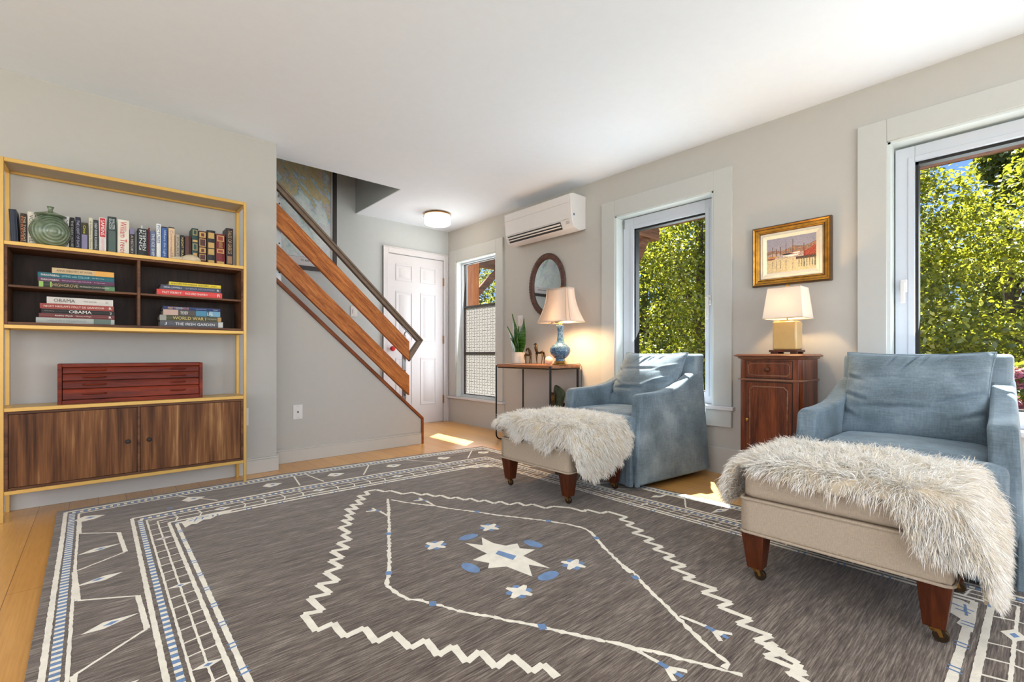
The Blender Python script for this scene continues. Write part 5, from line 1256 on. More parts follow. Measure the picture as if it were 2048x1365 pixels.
    me.loops.foreach_set('vertex_index', np.concatenate([quads.ravel(), tris.ravel()]).astype(np.int32))
    ls = np.concatenate([np.arange(len(quads)) * 4, quads.size + np.arange(len(tris)) * 3]).astype(np.int32)
    me.polygons.foreach_set('loop_start', ls); me.polygons.foreach_set('loop_total', np.concatenate([np.full(len(quads), 4), np.full(len(tris), 3)]).astype(np.int32))
    me.materials.append(M['fur']); me.update(calc_edges=True)
    me.polygons.foreach_set('use_smooth', [True] * len(me.polygons))
    o = bpy.data.objects.new('wool', me); COL.objects.link(o); o.parent = root; o['kind'] = 'stuff'
    return root
sheepskin('cream long-haired sheepskin over the right-hand ottoman, hanging down its right end', OT2,
          [(-0.012, 0.24), (-0.028, 0.17), (-0.04, 0.08), (-0.05, 0.0), (-0.035, -0.10), (-0.045, -0.15), (-0.10, -0.19), (-0.165, -0.235), (-0.185, -0.31), (-0.16, -0.41), (-0.10, -0.50), (0.0, -0.575), (0.18, -0.62), (0.30, -0.62), (0.42, -0.59), (0.51, -0.50), (0.56, -0.33), (0.58, -0.1), (0.565, 0.15), (0.55, 0.30), (0.48, 0.40), (0.36, 0.44), (0.20, 0.47), (0.06, 0.47), (0.0, 0.40), (-0.005, 0.29)], 62000, 5, 0.062, True)
sheepskin('white sheepskin over the ottoman by the farther armchair, hanging over its near corner', OT1,
          [(-0.05, 0.29), (-0.06, 0.18), (-0.12, 0.10), (-0.09, 0.02), (-0.12, -0.06), (-0.16, -0.16), (-0.10, -0.23), (-0.12, -0.31), (-0.06, -0.45), (0.0, -0.55), (0.10, -0.59), (0.22, -0.60), (0.36, -0.56), (0.48, -0.48), (0.60, -0.2), (0.58, 0.1), (0.56, 0.32), (0.42, 0.40), (0.22, 0.41), (0.06, 0.40), (-0.02, 0.35)], 50000, 6, 0.050, False)
# ------------------------------------------------------------------ console table in the entry
TX0, TX1, TY0, TY1, TZ = 2.965, 3.362, 2.825, 3.625, 0.765
ct = thing('console_table', 'slim wooden-topped console table on black metal rods beside the entry window', 'table', (3.16, 3.22, 0))
def rrect(x0, x1, y0, y1, r, n=6):
    P = []
    for (cx, cy, a0) in ((x1 - r, y1 - r, 0), (x0 + r, y1 - r, PI / 2), (x0 + r, y0 + r, PI), (x1 - r, y0 + r, 1.5 * PI)):
        for i in range(n + 1): a = a0 + PI / 2 * i / n; P.append((cx + r * math.cos(a), cy + r * math.sin(a)))
    return P
MB().prism(rrect(TX0, TX1, TY0, TY1, 0.05), 'z', TZ - 0.028, TZ, M['tablewood']).build('tabletop', ct, bevel=0.003)
m = MB(); P = rrect(TX0 + .008, TX1 - .008, TY0 + .008, TY1 - .008, 0.045); m.tube([(x, y, TZ - 0.035) for x, y in P], 0.0065, M['blackmetal'], 6, closed=True); m.build('rim_rod', ct, smooth=True)
for y, fr in ((TY1 - 0.02, 0.0075), (TY0 + 0.035, 0.0105)):
    m = MB(); k = 0.06; xa, xb = TX0 + 0.004, TX1 - 0.03
    pts = [(xa, y, TZ - 0.012)] + [(xa, y, 0.5), (xa, y, 0.012 + k)] + [(xa + k - k * math.cos(a), y, 0.010 + k - k * math.sin(a)) for a in np.linspace(0.2, PI / 2, 7)] + [(xb - k + k * math.sin(a), y, 0.010 + k - k * math.cos(a)) for a in np.linspace(0, PI / 2 - 0.2, 7)] + [(xb, y, 0.012 + k), (xb, y, 0.5), (xb, y, TZ - 0.03)]
    m.tube(pts, fr, M['blackmetal'], 8); m.build('leg_frame', ct, smooth=True)
m = MB(); m.box(TX0 + 0.01, TX1 - 0.03, TY0 + 0.03, TY1 - 0.02, 0.212, 0.228, M['tablewood']).build('lower_shelf', ct, bevel=0.003)
m = MB(); 
for y in (TY1 - 0.02, TY0 + 0.035): m.cyl((TX0 + .004, y, 0.207), (TX1 - .03, y, 0.207), 0.0055, M['blackmetal'])
m.build('shelf_rod', ct, smooth=True)

# snake plant
pt = thing('potted_snake_plant', 'snake plant with upright leaves in a white ribbed pot on the console table', 'plant', (3.20, 3.53, TZ)); pc = (3.20, 3.53, TZ)
POT = plain('white_stone_pot', s2l(214, 208, 200), 0.7, var=0.05, nz=0.2)
prof = [(0.0, 0.001), (0.060, 0.0)] ; 
for i in range(24): z = 0.004 + i * 0.0045; prof.append((0.066 + (0.0012 if i % 2 else -0.0006), z))
prof += [(0.067, 0.114), (0.062, 0.116), (0.060, 0.10), (0.0, 0.095)]
MB().lathe(prof, pc, POT, n=40).build('pot', pt, smooth=True, angle=50)
MB().lathe([(0, 0.096), (0.059, 0.099)], pc, plain('potting_soil', s2l(60, 46, 36), 0.95, nz=0.5, var=0.3), n=24).build('soil', pt)
def snake_mat():
    m, nt, b = newmat('snake_plant_leaf')
    n = noise(nt, coords(nt, (10, 10, 60)), 1.2, 3, 0.6, 0.6)
    nt.links.new(ramp(nt, n, [(0.35, s2l(24, 60, 18)), (0.5, s2l(48, 96, 30)), (0.66, s2l(96, 136, 50))]), b.inputs['Base Color']); b.inputs['Roughness'].default_value = 0.35; return m
SN = snake_mat()
for (dx, dy, H, w, lx, ly, tw, bend) in ((-0.01, 0.030, 0.29, 0.030, -0.02, 0.10, 0.1, 0.3), (0.0, 0.005, 0.42, 0.034, 0.0, 0.085, 0.0, 0.1), (-0.01, -0.025, 0.36, 0.044, 0.0, -0.075, -0.1, -0.1), (-0.02, 0.015, 0.17, 0.028, -0.03, 0.045, 0.3, 0.2), (0.01, 0.02, 0.30, 0.026, 0.03, 0.02, 0.6, 0.1), (-0.02, -0.01, 0.20, 0.028, -0.02, -0.02, 0.3, -0.3)):
    def lf(u, v):
        s = v; ww = w * 1.3 * (0.35 + 1.1 * math.sin(PI * min(1, s * 1.02) ** 0.85) ** 0.8) * (1 - s ** 6) + 0.0005; a = (u - 0.5) * 2; th = tw + s * 0.5
        x = pc[0] + dx + lx * s * s + a * ww * math.sin(th) - 0.010 * (1 - a * a) * math.cos(th); y = pc[1] + dy + ly * s ** 1.4 + a * ww * math.cos(th); z = TZ + 0.09 + H * s
        return (x, y, z)
    g = MB().grid(lf, 8, 22, SN); o = g.build('leaf', pt, smooth=True, angle=180); md = o.modifiers.new('s', 'SOLIDIFY'); md.thickness = 0.0025

# two bronze horses on one base
hs = thing('horse_figurine', 'dark bronze figurine of two slender horses standing together on the console table', 'figurine', (3.15, 3.25, TZ))
B = M['bronze']
MB().box(3.125, 3.175, 3.12, 3.385, TZ, TZ + 0.006, M['tablewood']).build('base', hs, bevel=0.002)
def horse(y0, s, head_up):
    Y_ = lambda a: y0 + a * s; Z_ = lambda a: TZ + 0.006 + a * abs(s); h = MB(); x = 3.15
    # body facing +y
    h.tube([(x, Y_(-0.075), Z_(0.125)), (x, Y_(-0.06), Z_(0.132)), (x, Y_(-0.01), Z_(0.122)), (x, Y_(0.03), Z_(0.128)), (x, Y_(0.045), Z_(0.150))], 0.01, B, 10, [0.010, 0.013, 0.0095, 0.013, 0.012], )
    if head_up: h.tube([(x, Y_(0.035), Z_(0.135)), (x, Y_(0.050), Z_(0.180)), (x, Y_(0.040), Z_(0.215)), (x, Y_(0.055), Z_(0.228)), (x, Y_(0.085), Z_(0.212))], 0.01, B, 10, [0.013, 0.016, 0.011, 0.009, 0.004])
    else: h.tube([(x, Y_(0.030), Z_(0.135)), (x, Y_(0.020), Z_(0.180)), (x, Y_(-0.005), Z_(0.215)), (x, Y_(-0.035), Z_(0.218)), (x, Y_(-0.055), Z_(0.195)), (x, Y_(-0.040), Z_(0.178))], 0.01, B, 10, [0.013, 0.014, 0.011, 0.009, 0.008, 0.004])
    for (a, b, dx) in ((-0.068, -0.075, .006), (-0.060, -0.050, -.006), (0.030, 0.038, .006), (0.038, 0.022, -.006)):
        h.tube([(x + dx, Y_(a), Z_(0.125)), (x + dx, Y_((a + b) / 2 + (0.006 if a > 0 else -0.006)), Z_(0.065)), (x + dx, Y_(b), Z_(0.0))], 0.004, B, 8, [0.0075, 0.0045, 0.0035])
    h.tube([(x, Y_(-0.075), Z_(0.128)), (x, Y_(-0.095), Z_(0.120)), (x, Y_(-0.100), Z_(0.085)), (x, Y_(-0.096), Z_(0.05))], 0.004, B, 8, [0.005, 0.005, 0.004, 0.002])
    h.tube([(x, Y_(0.045), Z_(0.222)), (x, Y_(0.046), Z_(0.238))] if head_up else [(x, Y_(-0.005), Z_(0.222)), (x, Y_(0.0), Z_(0.236))], 0.003, B, 6, [0.004, 0.001])
    return h
horse(3.185, 0.84, True).build('taller_horse', hs, smooth=True, angle=180)
horse(3.325, -0.66, False).build('smaller_horse', hs, smooth=True, angle=180)
bl = MB().lathe([(0.0, 0.0), (0.018, 0.003), (0.032, 0.015), (0.038, 0.038), (0.033, 0.058), (0.019, 0.072), (0.0, 0.076)], (3.13, 3.035, TZ), plain('alabaster', s2l(232, 216, 196), 0.35, var=0.05, Subsurface_Weight=0.1), n=32).build('stone_sphere', smooth=True, angle=180)
tag(bl, 'small pale stone sphere beside the brass foot of the blue lamp', 'ornament')

# blue vase lamp
def shade_mat(name, c, em, tr):
    m, nt, b = newmat(name); nt.nodes.remove(b)
    v = coords(nt, (300, 300, 1200)); n = noise(nt, v, 1, 2)
    col = ramp(nt, n, [(0.3, tuple(u * 0.93 for u in c)), (0.7, c)])
    df = node(nt, 'ShaderNodeBsdfDiffuse'); t = node(nt, 'ShaderNodeBsdfTranslucent'); nt.links.new(col, df.inputs[0]); nt.links.new(col, t.inputs[0])
    a = node(nt, 'ShaderNodeMixShader'); a.inputs[0].default_value = tr; nt.links.new(df.outputs[0], a.inputs[1]); nt.links.new(t.outputs[0], a.inputs[2])
    nt.links.new(a.outputs[0], nt.nodes['Material Output'].inputs[0]); return m
SHD = shade_mat('cream_silk_shade', (0.93, 0.84, 0.76), 0, 0.5); SHW = shade_mat('white_linen_shade', (0.92, 0.89, 0.85), 0, 0.5)
SHT = plain('shade_piping', s2l(196, 178, 160), 0.8)
def vase_glaze():
    m, nt, b = newmat('blue_crackle_glaze')
    n = noise(nt, coords(nt), 38, 5, 0.7); vo = node(nt, 'ShaderNodeTexVoronoi', feature='DISTANCE_TO_EDGE'); nt.links.new(coords(nt, (1, 1, 0.8)), vo.inputs['Vector']); vo.inputs['Scale'].default_value = 30
    c = ramp(nt, n, [(0.35, s2l(34, 66, 98)), (0.55, s2l(70, 110, 142)), (0.7, s2l(140, 164, 172))])
    c = mixc(nt, ramp(nt, vo.outputs['Distance'], [(0.0, (1, 1, 1)), (0.035, (0, 0, 0))]), c, s2l(150, 164, 156))
    nt.links.new(c, b.inputs['Base Color']); b.inputs['Roughness'].default_value = 0.12; b.inputs['Coat Weight'].default_value = 0.5; return m
VG = vase_glaze(); lc = (3.105, 2.868, TZ)
l1 = thing('table_lamp', 'lit blue glazed vase lamp with a bell-shaped cream shade on the console table', 'lamp', lc)
MB().lathe([(0.0, 0.001), (0.070, 0.0), (0.072, 0.008), (0.064, 0.014), (0.056, 0.022), (0.052, 0.036), (0.0, 0.036)], lc, M['brass'], n=8).build('brass_foot', l1, bevel=0.002)
MB().lathe([(0.0, 0.034), (0.042, 0.034), (0.045, 0.046), (0.040, 0.054), (0.058, 0.066), (0.082, 0.092), (0.093, 0.122), (0.090, 0.150), (0.070, 0.174), (0.045, 0.190), (0.033, 0.210), (0.027, 0.250), (0.024, 0.290), (0.027, 0.325), (0.035, 0.352), (0.033, 0.356), (0.0, 0.352)], lc, VG, n=44).build('vase_body', l1, smooth=True, angle=60)
m = MB(); m.cyl((lc[0], lc[1], TZ + 0.35), (lc[0], lc[1], TZ + 0.42), 0.009, M['brass']); m.lathe([(0.014, 0.362), (0.018, 0.372), (0.012, 0.385)], lc, M['brass'], n=16); m.cyl((lc[0], lc[1], TZ + 0.42), (lc[0], lc[1], TZ + 0.685), 0.0022, M['brass']); m.lathe([(0.0, 0.69), (0.008, 0.695), (0.0, 0.71)], lc, M['brass'], n=12)
m.build('lamp_stem', l1, smooth=True)
def shade(root, c, z0, z1, bx, by, tx_, ty_, mat, flare=0.0, soft=True, cut=0.0, rot=0.0, nz_=14):
    m = MB(); tr = MB(); rings = []
    for k in range(nz_ + 1):
        t = k / nz_; f = (1 - t) ** (1.0 + flare); hx = tx_ + (bx - tx_) * f; hy = ty_ + (by - ty_) * f; z = z0 + (z1 - z0) * t
        cx_, cy_ = hx * cut, hy * cut
        P = [(hx, -hy + cy_), (hx, hy - cy_), (hx - cx_, hy), (-hx + cx_, hy), (-hx, hy - cy_), (-hx, -hy + cy_), (-hx + cx_, -hy), (hx - cx_, -hy)] if cut else [(hx, -hy), (hx, hy), (-hx, hy), (-hx, -hy)]
        ca, sa = math.cos(rot), math.sin(rot); rings.append([(c[0] + p[0] * ca - p[1] * sa, c[1] + p[0] * sa + p[1] * ca, z) for p in P])
    n = len(rings[0])
    for i in range(n):
        v = []; 
        for r in rings: v += [r[i], r[(i + 1) % n]]
        m.add(v, [(2 * k, 2 * k + 1, 2 * k + 3, 2 * k + 2) for k in range(nz_)], mat)
    o = m.build('lamp_shade', root, smooth=soft, angle=30); md = o.modifiers.new('s', 'SOLIDIFY'); md.thickness = 0.0015
    for r in (rings[0], rings[-1]): tr.tube(r, 0.0028, SHT, 6, closed=True)
    if flare:
        for i in range(n): tr.tube([r[i] for r in rings], 0.0018, SHT, 5)
    tr.build('shade_trim', o, local=True).location = (0, 0, 0)
    # trim vertices are in world space: shift into the lamp's local space
    t_ = root.children_recursive[-1]
    for w in o.children: w.data.transform(Matrix.Translation(-Vector(root['_o'])))
    sp_ = MB()
    zt = z1 - 0.004
    for a, b in ((rings[-1][0], rings[-1][n // 2]), (rings[-1][n // 4], rings[-1][n // 4 + n // 2])): sp_.cyl((a[0], a[1], zt), (b[0], b[1], zt), 0.0018, M['brass'])
    sp_.build('shade_spider', root)
shade(l1, lc, 1.148, 1.448, 0.112, 0.205, 0.052, 0.128, SHD, flare=0.9, cut=0.16)
MB().lathe([(0.0, 0.42), (0.018, 0.432), (0.026, 0.46), (0.020, 0.49), (0.0, 0.50)], lc, (lambda mm: mm)(None) or plain('lamp_bulb_glass', (1, 1, 1), 0.3, Emission_Color=(1.0, 0.72, 0.42, 1), Emission_Strength=12), n=16).build('bulb', l1, smooth=True)
lamp('bulb_light_entry', 'POINT', (lc[0], lc[1], TZ + 0.46), 26, (1.0, 0.68, 0.38), radius=0.03)
sp0 = lamp('bulb_down_light_entry', 'SPOT', (lc[0], lc[1], TZ + 0.45), 62, (1.0, 0.62, 0.30), direction=(0.25, -0.1, -1)); sp0.data.spot_size = math.radians(160); sp0.data.spot_blend = 1.0; sp0.data.shadow_soft_size = 0.07
m = MB(); m.tube([(lc[0] + .06, lc[1] - 0.02, TZ + .004), (lc[0] + .16, lc[1] - 0.03, TZ + .004), (3.352, 2.850, TZ + .006), (3.374, 2.846, TZ - 0.02), (3.376, 2.85, 0.55), (3.374, 2.98, 0.42)], 0.0025, M['black'], 6); m.build('cord', l1, smooth=True)
m = MB(); m.box(3.345, 3.376, 3.055, 3.115, 0.355, 0.390, M['black']).build('plug', l1, bevel=0.003)

# green patinated sculpture on the lower shelf
sc = thing('bronze_sculpture', 'dark green patinated metal sculpture under the console table', 'sculpture', (3.22, 2.99, 0.228))
PT = plain('green_patina', s2l(72, 84, 66), 0.5, metal=0.4, var=0.35, nz=0.3)
m = MB(); P = [(2.915, 0.50), (2.945, 0.535), (2.99, 0.560), (3.03, 0.575), (3.045, 0.545), (3.05, 0.49), (3.04, 0.40), (2.99, 0.36), (2.96, 0.36), (2.935, 0.43)]
m.prism(P, 'x', 3.20, 3.235, PT); m.build('curved_plate', sc, bevel=0.01, seg=3)
m = MB(); m.box(3.185, 3.245, 3.01, 3.085, 0.32, 0.50, M['bronze']); m.lathe([(0, -0.002), (0.020, 0.0), (0.024, -0.006), (0.028, 0.0)], (3.186, 3.047, 0.455), M['brass'], n=20, axis='x'); m.build('pierced_block', sc, bevel=0.006)
MB().box(3.17, 3.27, 2.91, 3.09, 0.228, 0.245, M['bronze']).box(3.20, 3.235, 2.97, 3.05, 0.245, 0.37, M['bronze']).build('base', sc, bevel=0.004)

# ------------------------------------------------------------------ wall things of the right wall
# oval mirror
mr = thing('oval_mirror', 'oval mirror in a dark carved wooden frame above the console table', 'mirror', (3.37, 3.29, 1.555)); mc_ = (XR, 3.290, 1.555)
MF = plain('carved_mirror_frame', s2l(84, 54, 44), 0.5, var=0.2, nz=0.2); A, Bz = 0.195, 0.258
def mf(u, v):
    a = u * 2 * PI; q = v * 2 * PI; rr_ = 0.030; cx = 0.028; off = 0.028 + rr_ * math.cos(q)
    x = XR - 0.004 - 0.030 * (0.5 + 0.5 * math.sin(q)) - (0.003 * math.sin(a * 60) if math.sin(q) > 0.2 and math.cos(q) > -0.3 else 0)
    return (x, mc_[1] + (A + off) * math.cos(a), mc_[2] + (Bz + off) * math.sin(a))
g = MB(); g.grid(mf, 240, 20, MF, closed_u=True); g.build('frame', mr, smooth=True, angle=180)
MIR = plain('mirror_silver', (0.86, 0.9, 0.9), 0.01, metal=1.0, var=0.0)
n = 64; g = MB(); g.add([(XR - 0.012, mc_[1], mc_[2])] + [(XR - 0.012, mc_[1] + (A + .004) * math.cos(2 * PI * i / n), mc_[2] + (Bz + .004) * math.sin(2 * PI * i / n)) for i in range(n)], [(0, 1 + i, 1 + (i + 1) % n) for i in range(n)], MIR); g.build('mirror_glass', mr)

# split air conditioner
ac = thing('air_conditioner', 'white wall-mounted split air conditioner high on the right wall', 'air conditioner', (3.38, 3.20, 1.98))
AP = [(XR - 0.001, 2.020), (XR - 0.001, 2.318), (3.215, 2.318), (3.170, 2.306), (3.176, 2.20), (3.190, 2.072), (3.222, 2.012), (3.30, 1.990)]
AY0, AY1 = 2.802, 3.715; W_ = M['plastic']
b = MB(); b.prism(AP, 'y', AY0 + 0.012, AY1 - 0.012, W_); b.build('case', ac, bevel=0.004)
for a, c in ((AY0, AY0 + 0.0125), (AY1 - 0.0125, AY1)): MB().prism([(p[0] if p[0] > 3.37 else p[0] - 0.003, p[1]) for p in AP], 'y', a, c, W_).build('side_panel', ac, bevel=0.004)
b = MB(); b.prism([(3.166, 2.300), (3.170, 2.232), (3.174, 2.232), (3.172, 2.302)], 'y', AY0 + 0.012, AY1 - 0.012, W_); b.prism([(3.172, 2.228), (3.183, 2.088), (3.188, 2.088), (3.178, 2.228)], 'y', AY0 + 0.012, AY1 - 0.012, W_); b.build('front_panel', ac, bevel=0.001, seg=1)
v0, v1 = AY0 + 0.14, AY1 - 0.035
b = MB(); b.hexa([(3.186, v0, 2.074), (3.186, v1, 2.074), (3.2155, v1, 2.014), (3.2155, v0, 2.014)], [(3.1892, v0, 2.078), (3.1892, v1, 2.078), (3.226, v1, 2.016), (3.226, v0, 2.016)], M['acgrey']); b.build('air_outlet', ac)
b = MB(); b.hexa([(3.178, v0, 2.060), (3.178, v1, 2.060), (3.188, v1, 2.049), (3.188, v0, 2.049)], [(3.182, v0, 2.063), (3.182, v1, 2.063), (3.192, v1, 2.052), (3.192, v0, 2.052)], W_)
b.hexa([(3.192, v0, 2.036), (3.192, v1, 2.036), (3.200, v1, 2.028), (3.200, v0, 2.028)], [(3.195, v0, 2.038), (3.195, v1, 2.038), (3.203, v1, 2.030), (3.203, v0, 2.030)], W_)
b.build('louver', ac)
b = MB(); b.box(3.1745, 3.1765, AY0 + .03, AY0 + .10, 2.083, 2.0845, M['acgrey'])
for i in range(3):
    for j in range(3): b.box(3.187 + .002, 3.192, AY0 + .035 + i * .015, AY0 + .043 + i * .015, 2.045 + j * .009, 2.049 + j * .009, plain('label_grey', s2l(150, 150, 156), .5) if (i, j) == (0, 0) else b.mats[-1])
b.build('printed_label', ac)
b = MB(); b.box(3.205, 3.225, AY0 - 0.001, AY0 + 0.002, 2.115, 2.135, plain('maker_mark', s2l(96, 110, 140), .4)); b.build('maker_mark', ac)

# gilt framed harbour painting
PY0, PY1, PZ0, PZ1 = 0.857, 1.318, 1.318, 1.716
pa = thing('framed_painting', 'gilt-framed harbour painting hanging above the mahogany cabinet', 'painting', (3.37, (PY0 + PY1) / 2, PZ0))
GI = plain('gilt_frame', s2l(184, 132, 52), 0.33, metal=0.75, var=0.35, nz=0.2); GD_ = plain('dark_gilt_edge', s2l(92, 64, 34), 0.45, metal=0.4, var=0.25); LN = plain('cream_linen_liner', s2l(226, 216, 196), 0.8, nz=0.2)
def frame_ring(mb, a0, a1, xf0, xf1, mat):
    """mitred ring: outer inset a0 at depth xf0, inner inset a1 at depth xf1 (distance out of the wall)"""
    o = [(PY0 + a0, PZ0 + a0), (PY1 - a0, PZ0 + a0), (PY1 - a0, PZ1 - a0), (PY0 + a0, PZ1 - a0)]; i_ = [(PY0 + a1, PZ0 + a1), (PY1 - a1, PZ0 + a1), (PY1 - a1, PZ1 - a1), (PY0 + a1, PZ1 - a1)]
    v = [(XR - xf0, y, z) for y, z in o] + [(XR - xf1, y, z) for y, z in i_]
    mb.add(v, [(k, (k + 1) % 4, 4 + (k + 1) % 4, 4 + k) for k in range(4)], mat)
f = MB()
for (a0, a1, d0, d1, mt) in ((0, 0, 0.002, 0.030, GD_), (0, 0.009, 0.030, 0.042, GD_), (0.009, 0.018, 0.042, 0.036, GI), (0.018, 0.022, 0.036, 0.030, GD_), (0.022, 0.036, 0.030, 0.027, GI), (0.036, 0.039, 0.027, 0.033, GD_), (0.039, 0.046, 0.033, 0.029, GI), (0.046, 0.050, 0.029, 0.020, GD_)): frame_ring(f, a0, a1, d0, d1, mt)
f.build('gilt_frame', pa)
f = MB()
for (a0, a1, d0, d1) in ((0.049, 0.063, 0.021, 0.020), (0.063, 0.066, 0.020, 0.024), (0.066, 0.078, 0.024, 0.017), (0.078, 0.086, 0.017, 0.012)): frame_ring(f, a0, a1, d0, d1, LN)
f.build('liner', pa)
def paint(u, v):
    """harbour scene as flat dabs of colour; u to the right, v up"""
    r = random.Random(int(u * 997) * 131 + int(v * 613)); j = r.uniform(-1, 1)
    hill = 0.60 + 0.14 * u + 0.03 * math.sin(u * 14)
    if v > hill: c = (150 + 18 * j, 146 + 16 * j, 158 + 12 * j)
    elif v > 0.52 + 0.03 * math.sin(u * 9):
        c = r.choice([(120, 88, 84), (92, 104, 112), (168, 104, 66), (120, 124, 96), (196, 150, 100), (150, 84, 58)])
    elif v > 0.40: c = r.choice([(176, 160, 150), (150, 150, 160), (196, 184, 168), (140, 90, 70)]) if u < 0.75 else r.choice([(132, 44, 30), (160, 62, 40), (100, 40, 34)])
    elif v > 0.33 and u > 0.60: c = r.choice([(74, 50, 40), (110, 60, 44), (54, 48, 44)])
    else: c = (196 + 14 * j, 180 + 14 * j, 140 + 16 * j) if r.random() < .75 else (160, 150, 128)
    if u > 0.78 and 0.42 < v < 0.66 and v < 0.50 + (u - 0.74) * 0.75: c = r.choice([(160, 60, 40), (126, 46, 34), (176, 90, 60)])
    # boats
    for (bx, bw, bv, col) in ((0.42, 0.10, 0.50, (40, 34, 40)), (0.50, 0.15, 0.455, (232, 226, 214)), (0.12, 0.12, 0.46, (186, 130, 60)), (0.60, 0.08, 0.52, (226, 214, 200)), (0.10, 0.09, 0.41, (120, 60, 44))):
        d = (u - bx) / bw
        if abs(d) < 1 and bv - 0.025 * (1 - d * d) < v < bv + 0.018: c = tuple(q + 8 * j for q in col)
    for (mx, lo, hi) in ((0.41, 0.5, 0.80), (0.545, 0.5, 0.88), (0.14, 0.46, 0.74), (0.30, 0.5, 0.72), (0.75, 0.5, 0.74), (0.22, .48, .68)):
        if abs(u - mx) < 0.0055 and lo < v < hi: c = (92, 60, 50)
        if abs(u - mx) < 0.007 and 0.05 + 0.1 * r.random() < v < 0.36 and r.random() < 0.6: c = (92, 84, 80)
    for px in (0.66, 0.71, 0.76, 0.81, 0.86, 0.91, 0.96):
        if abs(u - px) < 0.008 and 0.12 < v < 0.38 and r.random() < 0.8: c = (78, 84, 66)
    return s2l(*[max(0, min(255, q)) for q in c])
cols_, rows_ = 150, 112; iy0, iy1, iz0, iz1 = PY0 + .080, PY1 - .080, PZ0 + .080, PZ1 - .080
me = bpy.data.meshes.new('canvas'); vv = [(XR - 0.012, iy1 + (iy0 - iy1) * i / cols_, iz0 + (iz1 - iz0) * j / rows_) for j in range(rows_ + 1) for i in range(cols_ + 1)]
ff = [(j * (cols_ + 1) + i, j * (cols_ + 1) + i + 1, (j + 1) * (cols_ + 1) + i + 1, (j + 1) * (cols_ + 1) + i) for j in range(rows_) for i in range(cols_)]
me.from_pydata([tuple(Vector(p) - Vector(pa['_o'])) for p in vv], [], ff); at = me.color_attributes.new('paint', 'FLOAT_COLOR', 'CORNER')
cl = []
for j in range(rows_):
    for i in range(cols_): c = paint((i // 2 * 2 + 1) / cols_ if (j % 3) else (i + .5) / cols_, (j + .5) / rows_); cl += [c[0], c[1], c[2], 1.0] * 4
at.data.foreach_set('color', cl)
pm, nt, pb = newmat('oil_paint'); an = node(nt, 'ShaderNodeAttribute'); an.attribute_name = 'paint'; nt.links.new(an.outputs['Color'], pb.inputs['Base Color']); pb.inputs['Roughness'].default_value = 0.5; bump(nt, pb, noise(nt, coords(nt), 160, 3), 0.3, 0.002)
me.materials.append(pm); cv = bpy.data.objects.new('canvas', me); COL.objects.link(cv); cv.parent = pa

# ------------------------------------------------------------------ mahogany bedside cabinet with lamp
KX0, KX1, KY0, KY1, KZ = 3.072, 3.358, 0.930, 1.292, 0.866
cb_ = thing('bedside_cabinet', 'tall antique mahogany cabinet with one drawer and a panelled door between the armchairs', 'cabinet', ((KX0 + KX1) / 2, (KY0 + KY1) / 2, 0)); MH = M['mahogany']
def cham(x0, x1, y0, y1, c): return [(x0 + c, y0), (x1, y0), (x1, y1), (x0 + c, y1), (x0, y1 - c), (x0, y0 + c)]
b = MB(); b.prism(cham(KX0 + .004, KX1, KY0 + .002, KY1 - .002, 0.020), 'z', 0.04, 0.835, MH); b.build('case', cb_, bevel=0.002)
b = MB(); b.prism(cham(KX0 - 0.006, KX1, KY0 - .008, KY1 + .008, 0.022), 'z', 0.0, 0.045, MH); b.build('plinth', cb_, bevel=0.003)
tp = MB(); lev = [(0.832, -0.002), (0.838, 0.010), (0.846, 0.012), (0.850, 0.026), (0.856, 0.030), (0.860, 0.024), (0.866, 0.014)]
rings = [[(x, y, z) for x, y in cham(KX0 - o, KX1, KY0 - o, KY1 + o, 0.022)] for z, o in lev]; n = 6; v = [p for r in rings for p in r]
tp.add(v, [tuple(range(n))[::-1], tuple(range(len(v) - n, len(v)))] + [(j * n + i, j * n + (i + 1) % n, (j + 1) * n + (i + 1) % n, (j + 1) * n + i) for j in range(len(lev) - 1) for i in range(n)], M['mahogany_edge']); tp.build('molded_top', cb_, smooth=True, angle=50)
m = MB(); P = cham(KX0 - .004, KX1 + .0, KY0 - .004, KY1 + .004, 0.020); m.tube([(x, y, 0.706) for x, y in P], 0.006, M['mahogany_edge'], 6, closed=True); m.build('bead_molding', cb_, smooth=True)
DK = plain('dark_joint', (0.02, 0.008, 0.004), 0.6)
def cham_outline(y0, y1, z0, z1, k): return [(y0 + k, z0), (y1 - k, z0), (y1, z0 + k), (y1, z1 - k), (y1 - k, z1), (y0 + k, z1), (y0, z1 - k), (y0, z0 + k)]
b = MB().box(KX0 - .002, KX0 + .006, 0.985, 1.245, 0.718, 0.820, MH); dr = b.build('drawer', cb_, bevel=0.0015)
MB().box(KX0 + .0005, KX0 + .0045, 0.981, 1.249, 0.714, 0.824, DK).build('drawer_joint', cb_)
m = MB(); m.tube([(KX0 - .003, y, z) for y, z in cham_outline(0.996, 1.232, 0.733, 0.806, 0.014)], 0.0035, M['mahogany_edge'], 6, closed=True); m.build('applied_molding', dr, smooth=True)
m = MB(); m.lathe([(0.006, 0.0), (0.007, -0.012), (0.014, -0.016), (0.015, -0.022), (0.009, -0.028), (0.0, -0.029)], (KX0 - .002, 1.118, 0.770), M['legwood'], axis='x', n=20); m.build('knob', dr, smooth=True)
b = MB().box(KX0 - .002, KX0 + .006, 0.985, 1.245, 0.075, 0.690, MH); dd = b.build('door', cb_, bevel=0.0015)
MB().box(KX0 + .0005, KX0 + .0045, 0.981, 1.249, 0.071, 0.694, DK).build('door_joint', cb_)
m = MB(); m.tube([(KX0 - .003, y, z) for y, z in cham_outline(1.008, 1.222, 0.11, 0.664, 0.020)], 0.0045, M['mahogany_edge'], 6, closed=True); m.build('applied_molding', dd, smooth=True)
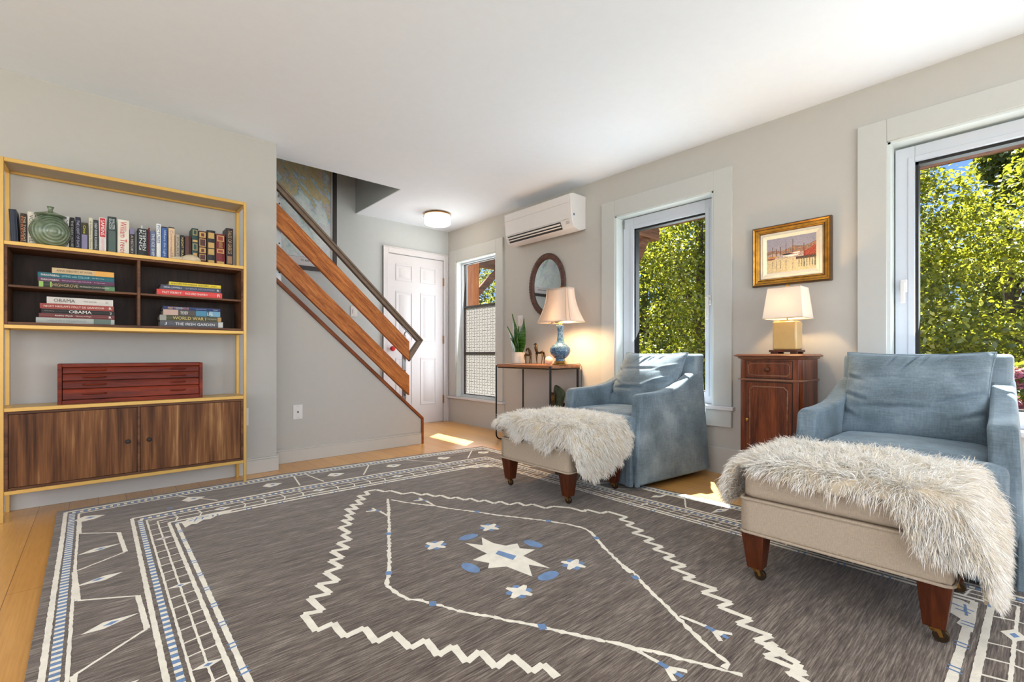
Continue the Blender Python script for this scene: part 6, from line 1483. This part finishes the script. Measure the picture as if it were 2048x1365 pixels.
m = MB(); m.lathe([(0.005, 0.0), (0.005, -0.010), (0.010, -0.014), (0.0105, -0.021), (0.006, -0.025), (0.0, -0.026)], (KX0 - .002, 1.233, 0.455), M['brass'], axis='x', n=20); m.build('knob', dd, smooth=True)

l2c = (3.205, 1.053, KZ)
l2 = thing('table_lamp', 'lit cream ceramic block lamp with a white rectangular shade on the mahogany cabinet', 'lamp', l2c)
b = MB(); b.box(3.135, 3.275, 0.975, 1.135, KZ + .012, KZ + .025, M['legwood'])
for x in (3.142, 3.245):
    for y in (0.982, 1.092): b.box(x, x + .024, y, y + .036, KZ, KZ + .012, M['legwood'])
b.build('wood_stand', l2, bevel=0.002)
CE = plain('cream_ceramic', s2l(208, 170, 106), 0.15, var=0.03, Coat_Weight=0.7)
MB().box(3.150, 3.262, 0.985, 1.121, KZ + .025, 1.068, CE).build('ceramic_body', l2, bevel=0.010, seg=3)
m = MB(); m.box(3.18, 3.23, 1.015, 1.09, 1.068, 1.074, M['brass']).cyl((3.205, 1.053, 1.07), (3.205, 1.053, 1.275), 0.004, M['brass']); m.lathe([(0.0, 0.412), (0.010, 0.414), (0.013, 0.422), (0.009, 0.430), (0.0, 0.431)], l2c, M['brass'], n=16); m.build('lamp_stem', l2, smooth=True, angle=40)
shade(l2, (3.192, 1.046), 1.084, 1.272, 0.098, 0.110, 0.072, 0.090, SHW, nz_=1, soft=False)
m = MB().lathe([(0.0, 0.262), (0.018, 0.272), (0.024, 0.295), (0.018, 0.32), (0.0, 0.33)], (3.185, 1.053, KZ), bpy.data.materials['lamp_bulb_glass'], n=16); m.build('bulb', l2, smooth=True)
lamp('bulb_light_cabinet', 'POINT', (3.185, 1.053, 1.175), 40, (1.0, 0.66, 0.32), radius=0.025)

# ceiling light of the entry
cl_c = (2.844, 4.485, CH)
cl_ = thing('ceiling_light', 'lit white drum ceiling light above the entry', 'ceiling light', cl_c)
MB().lathe([(0.0, -0.001), (0.130, -0.001), (0.134, -0.012), (0.150, -0.014), (0.150, -0.020), (0.0, -0.020)], cl_c, M['brass'], n=40).build('ceiling_pan', cl_, smooth=True, angle=30)
OP = plain('opal_glass', (1.0, 0.97, 0.92), 0.4, Emission_Color=(1.0, 0.90, 0.78, 1), Emission_Strength=1.6)
MB().lathe([(0.143, -0.022), (0.145, -0.030), (0.145, -0.108), (0.138, -0.118), (0.115, -0.122), (0.0, -0.124)], cl_c, OP, n=48).build('glass_drum', cl_, smooth=True, angle=50)
m = MB()
for a in (0.5, 2.6, 4.7): m.cyl((cl_c[0] + 0.143 * math.cos(a), cl_c[1] + 0.143 * math.sin(a), CH - 0.034), (cl_c[0] + 0.156 * math.cos(a), cl_c[1] + 0.156 * math.sin(a), CH - 0.034), 0.004, M['brass'])
m.build('thumb_screw', cl_)
lamp('entry_ceiling_bulb', 'POINT', (cl_c[0], cl_c[1], CH - 0.16), 5.0, (1.0, 0.86, 0.68), radius=0.08)

for o in bpy.data.objects:
    if '_o' in o: del o['_o']
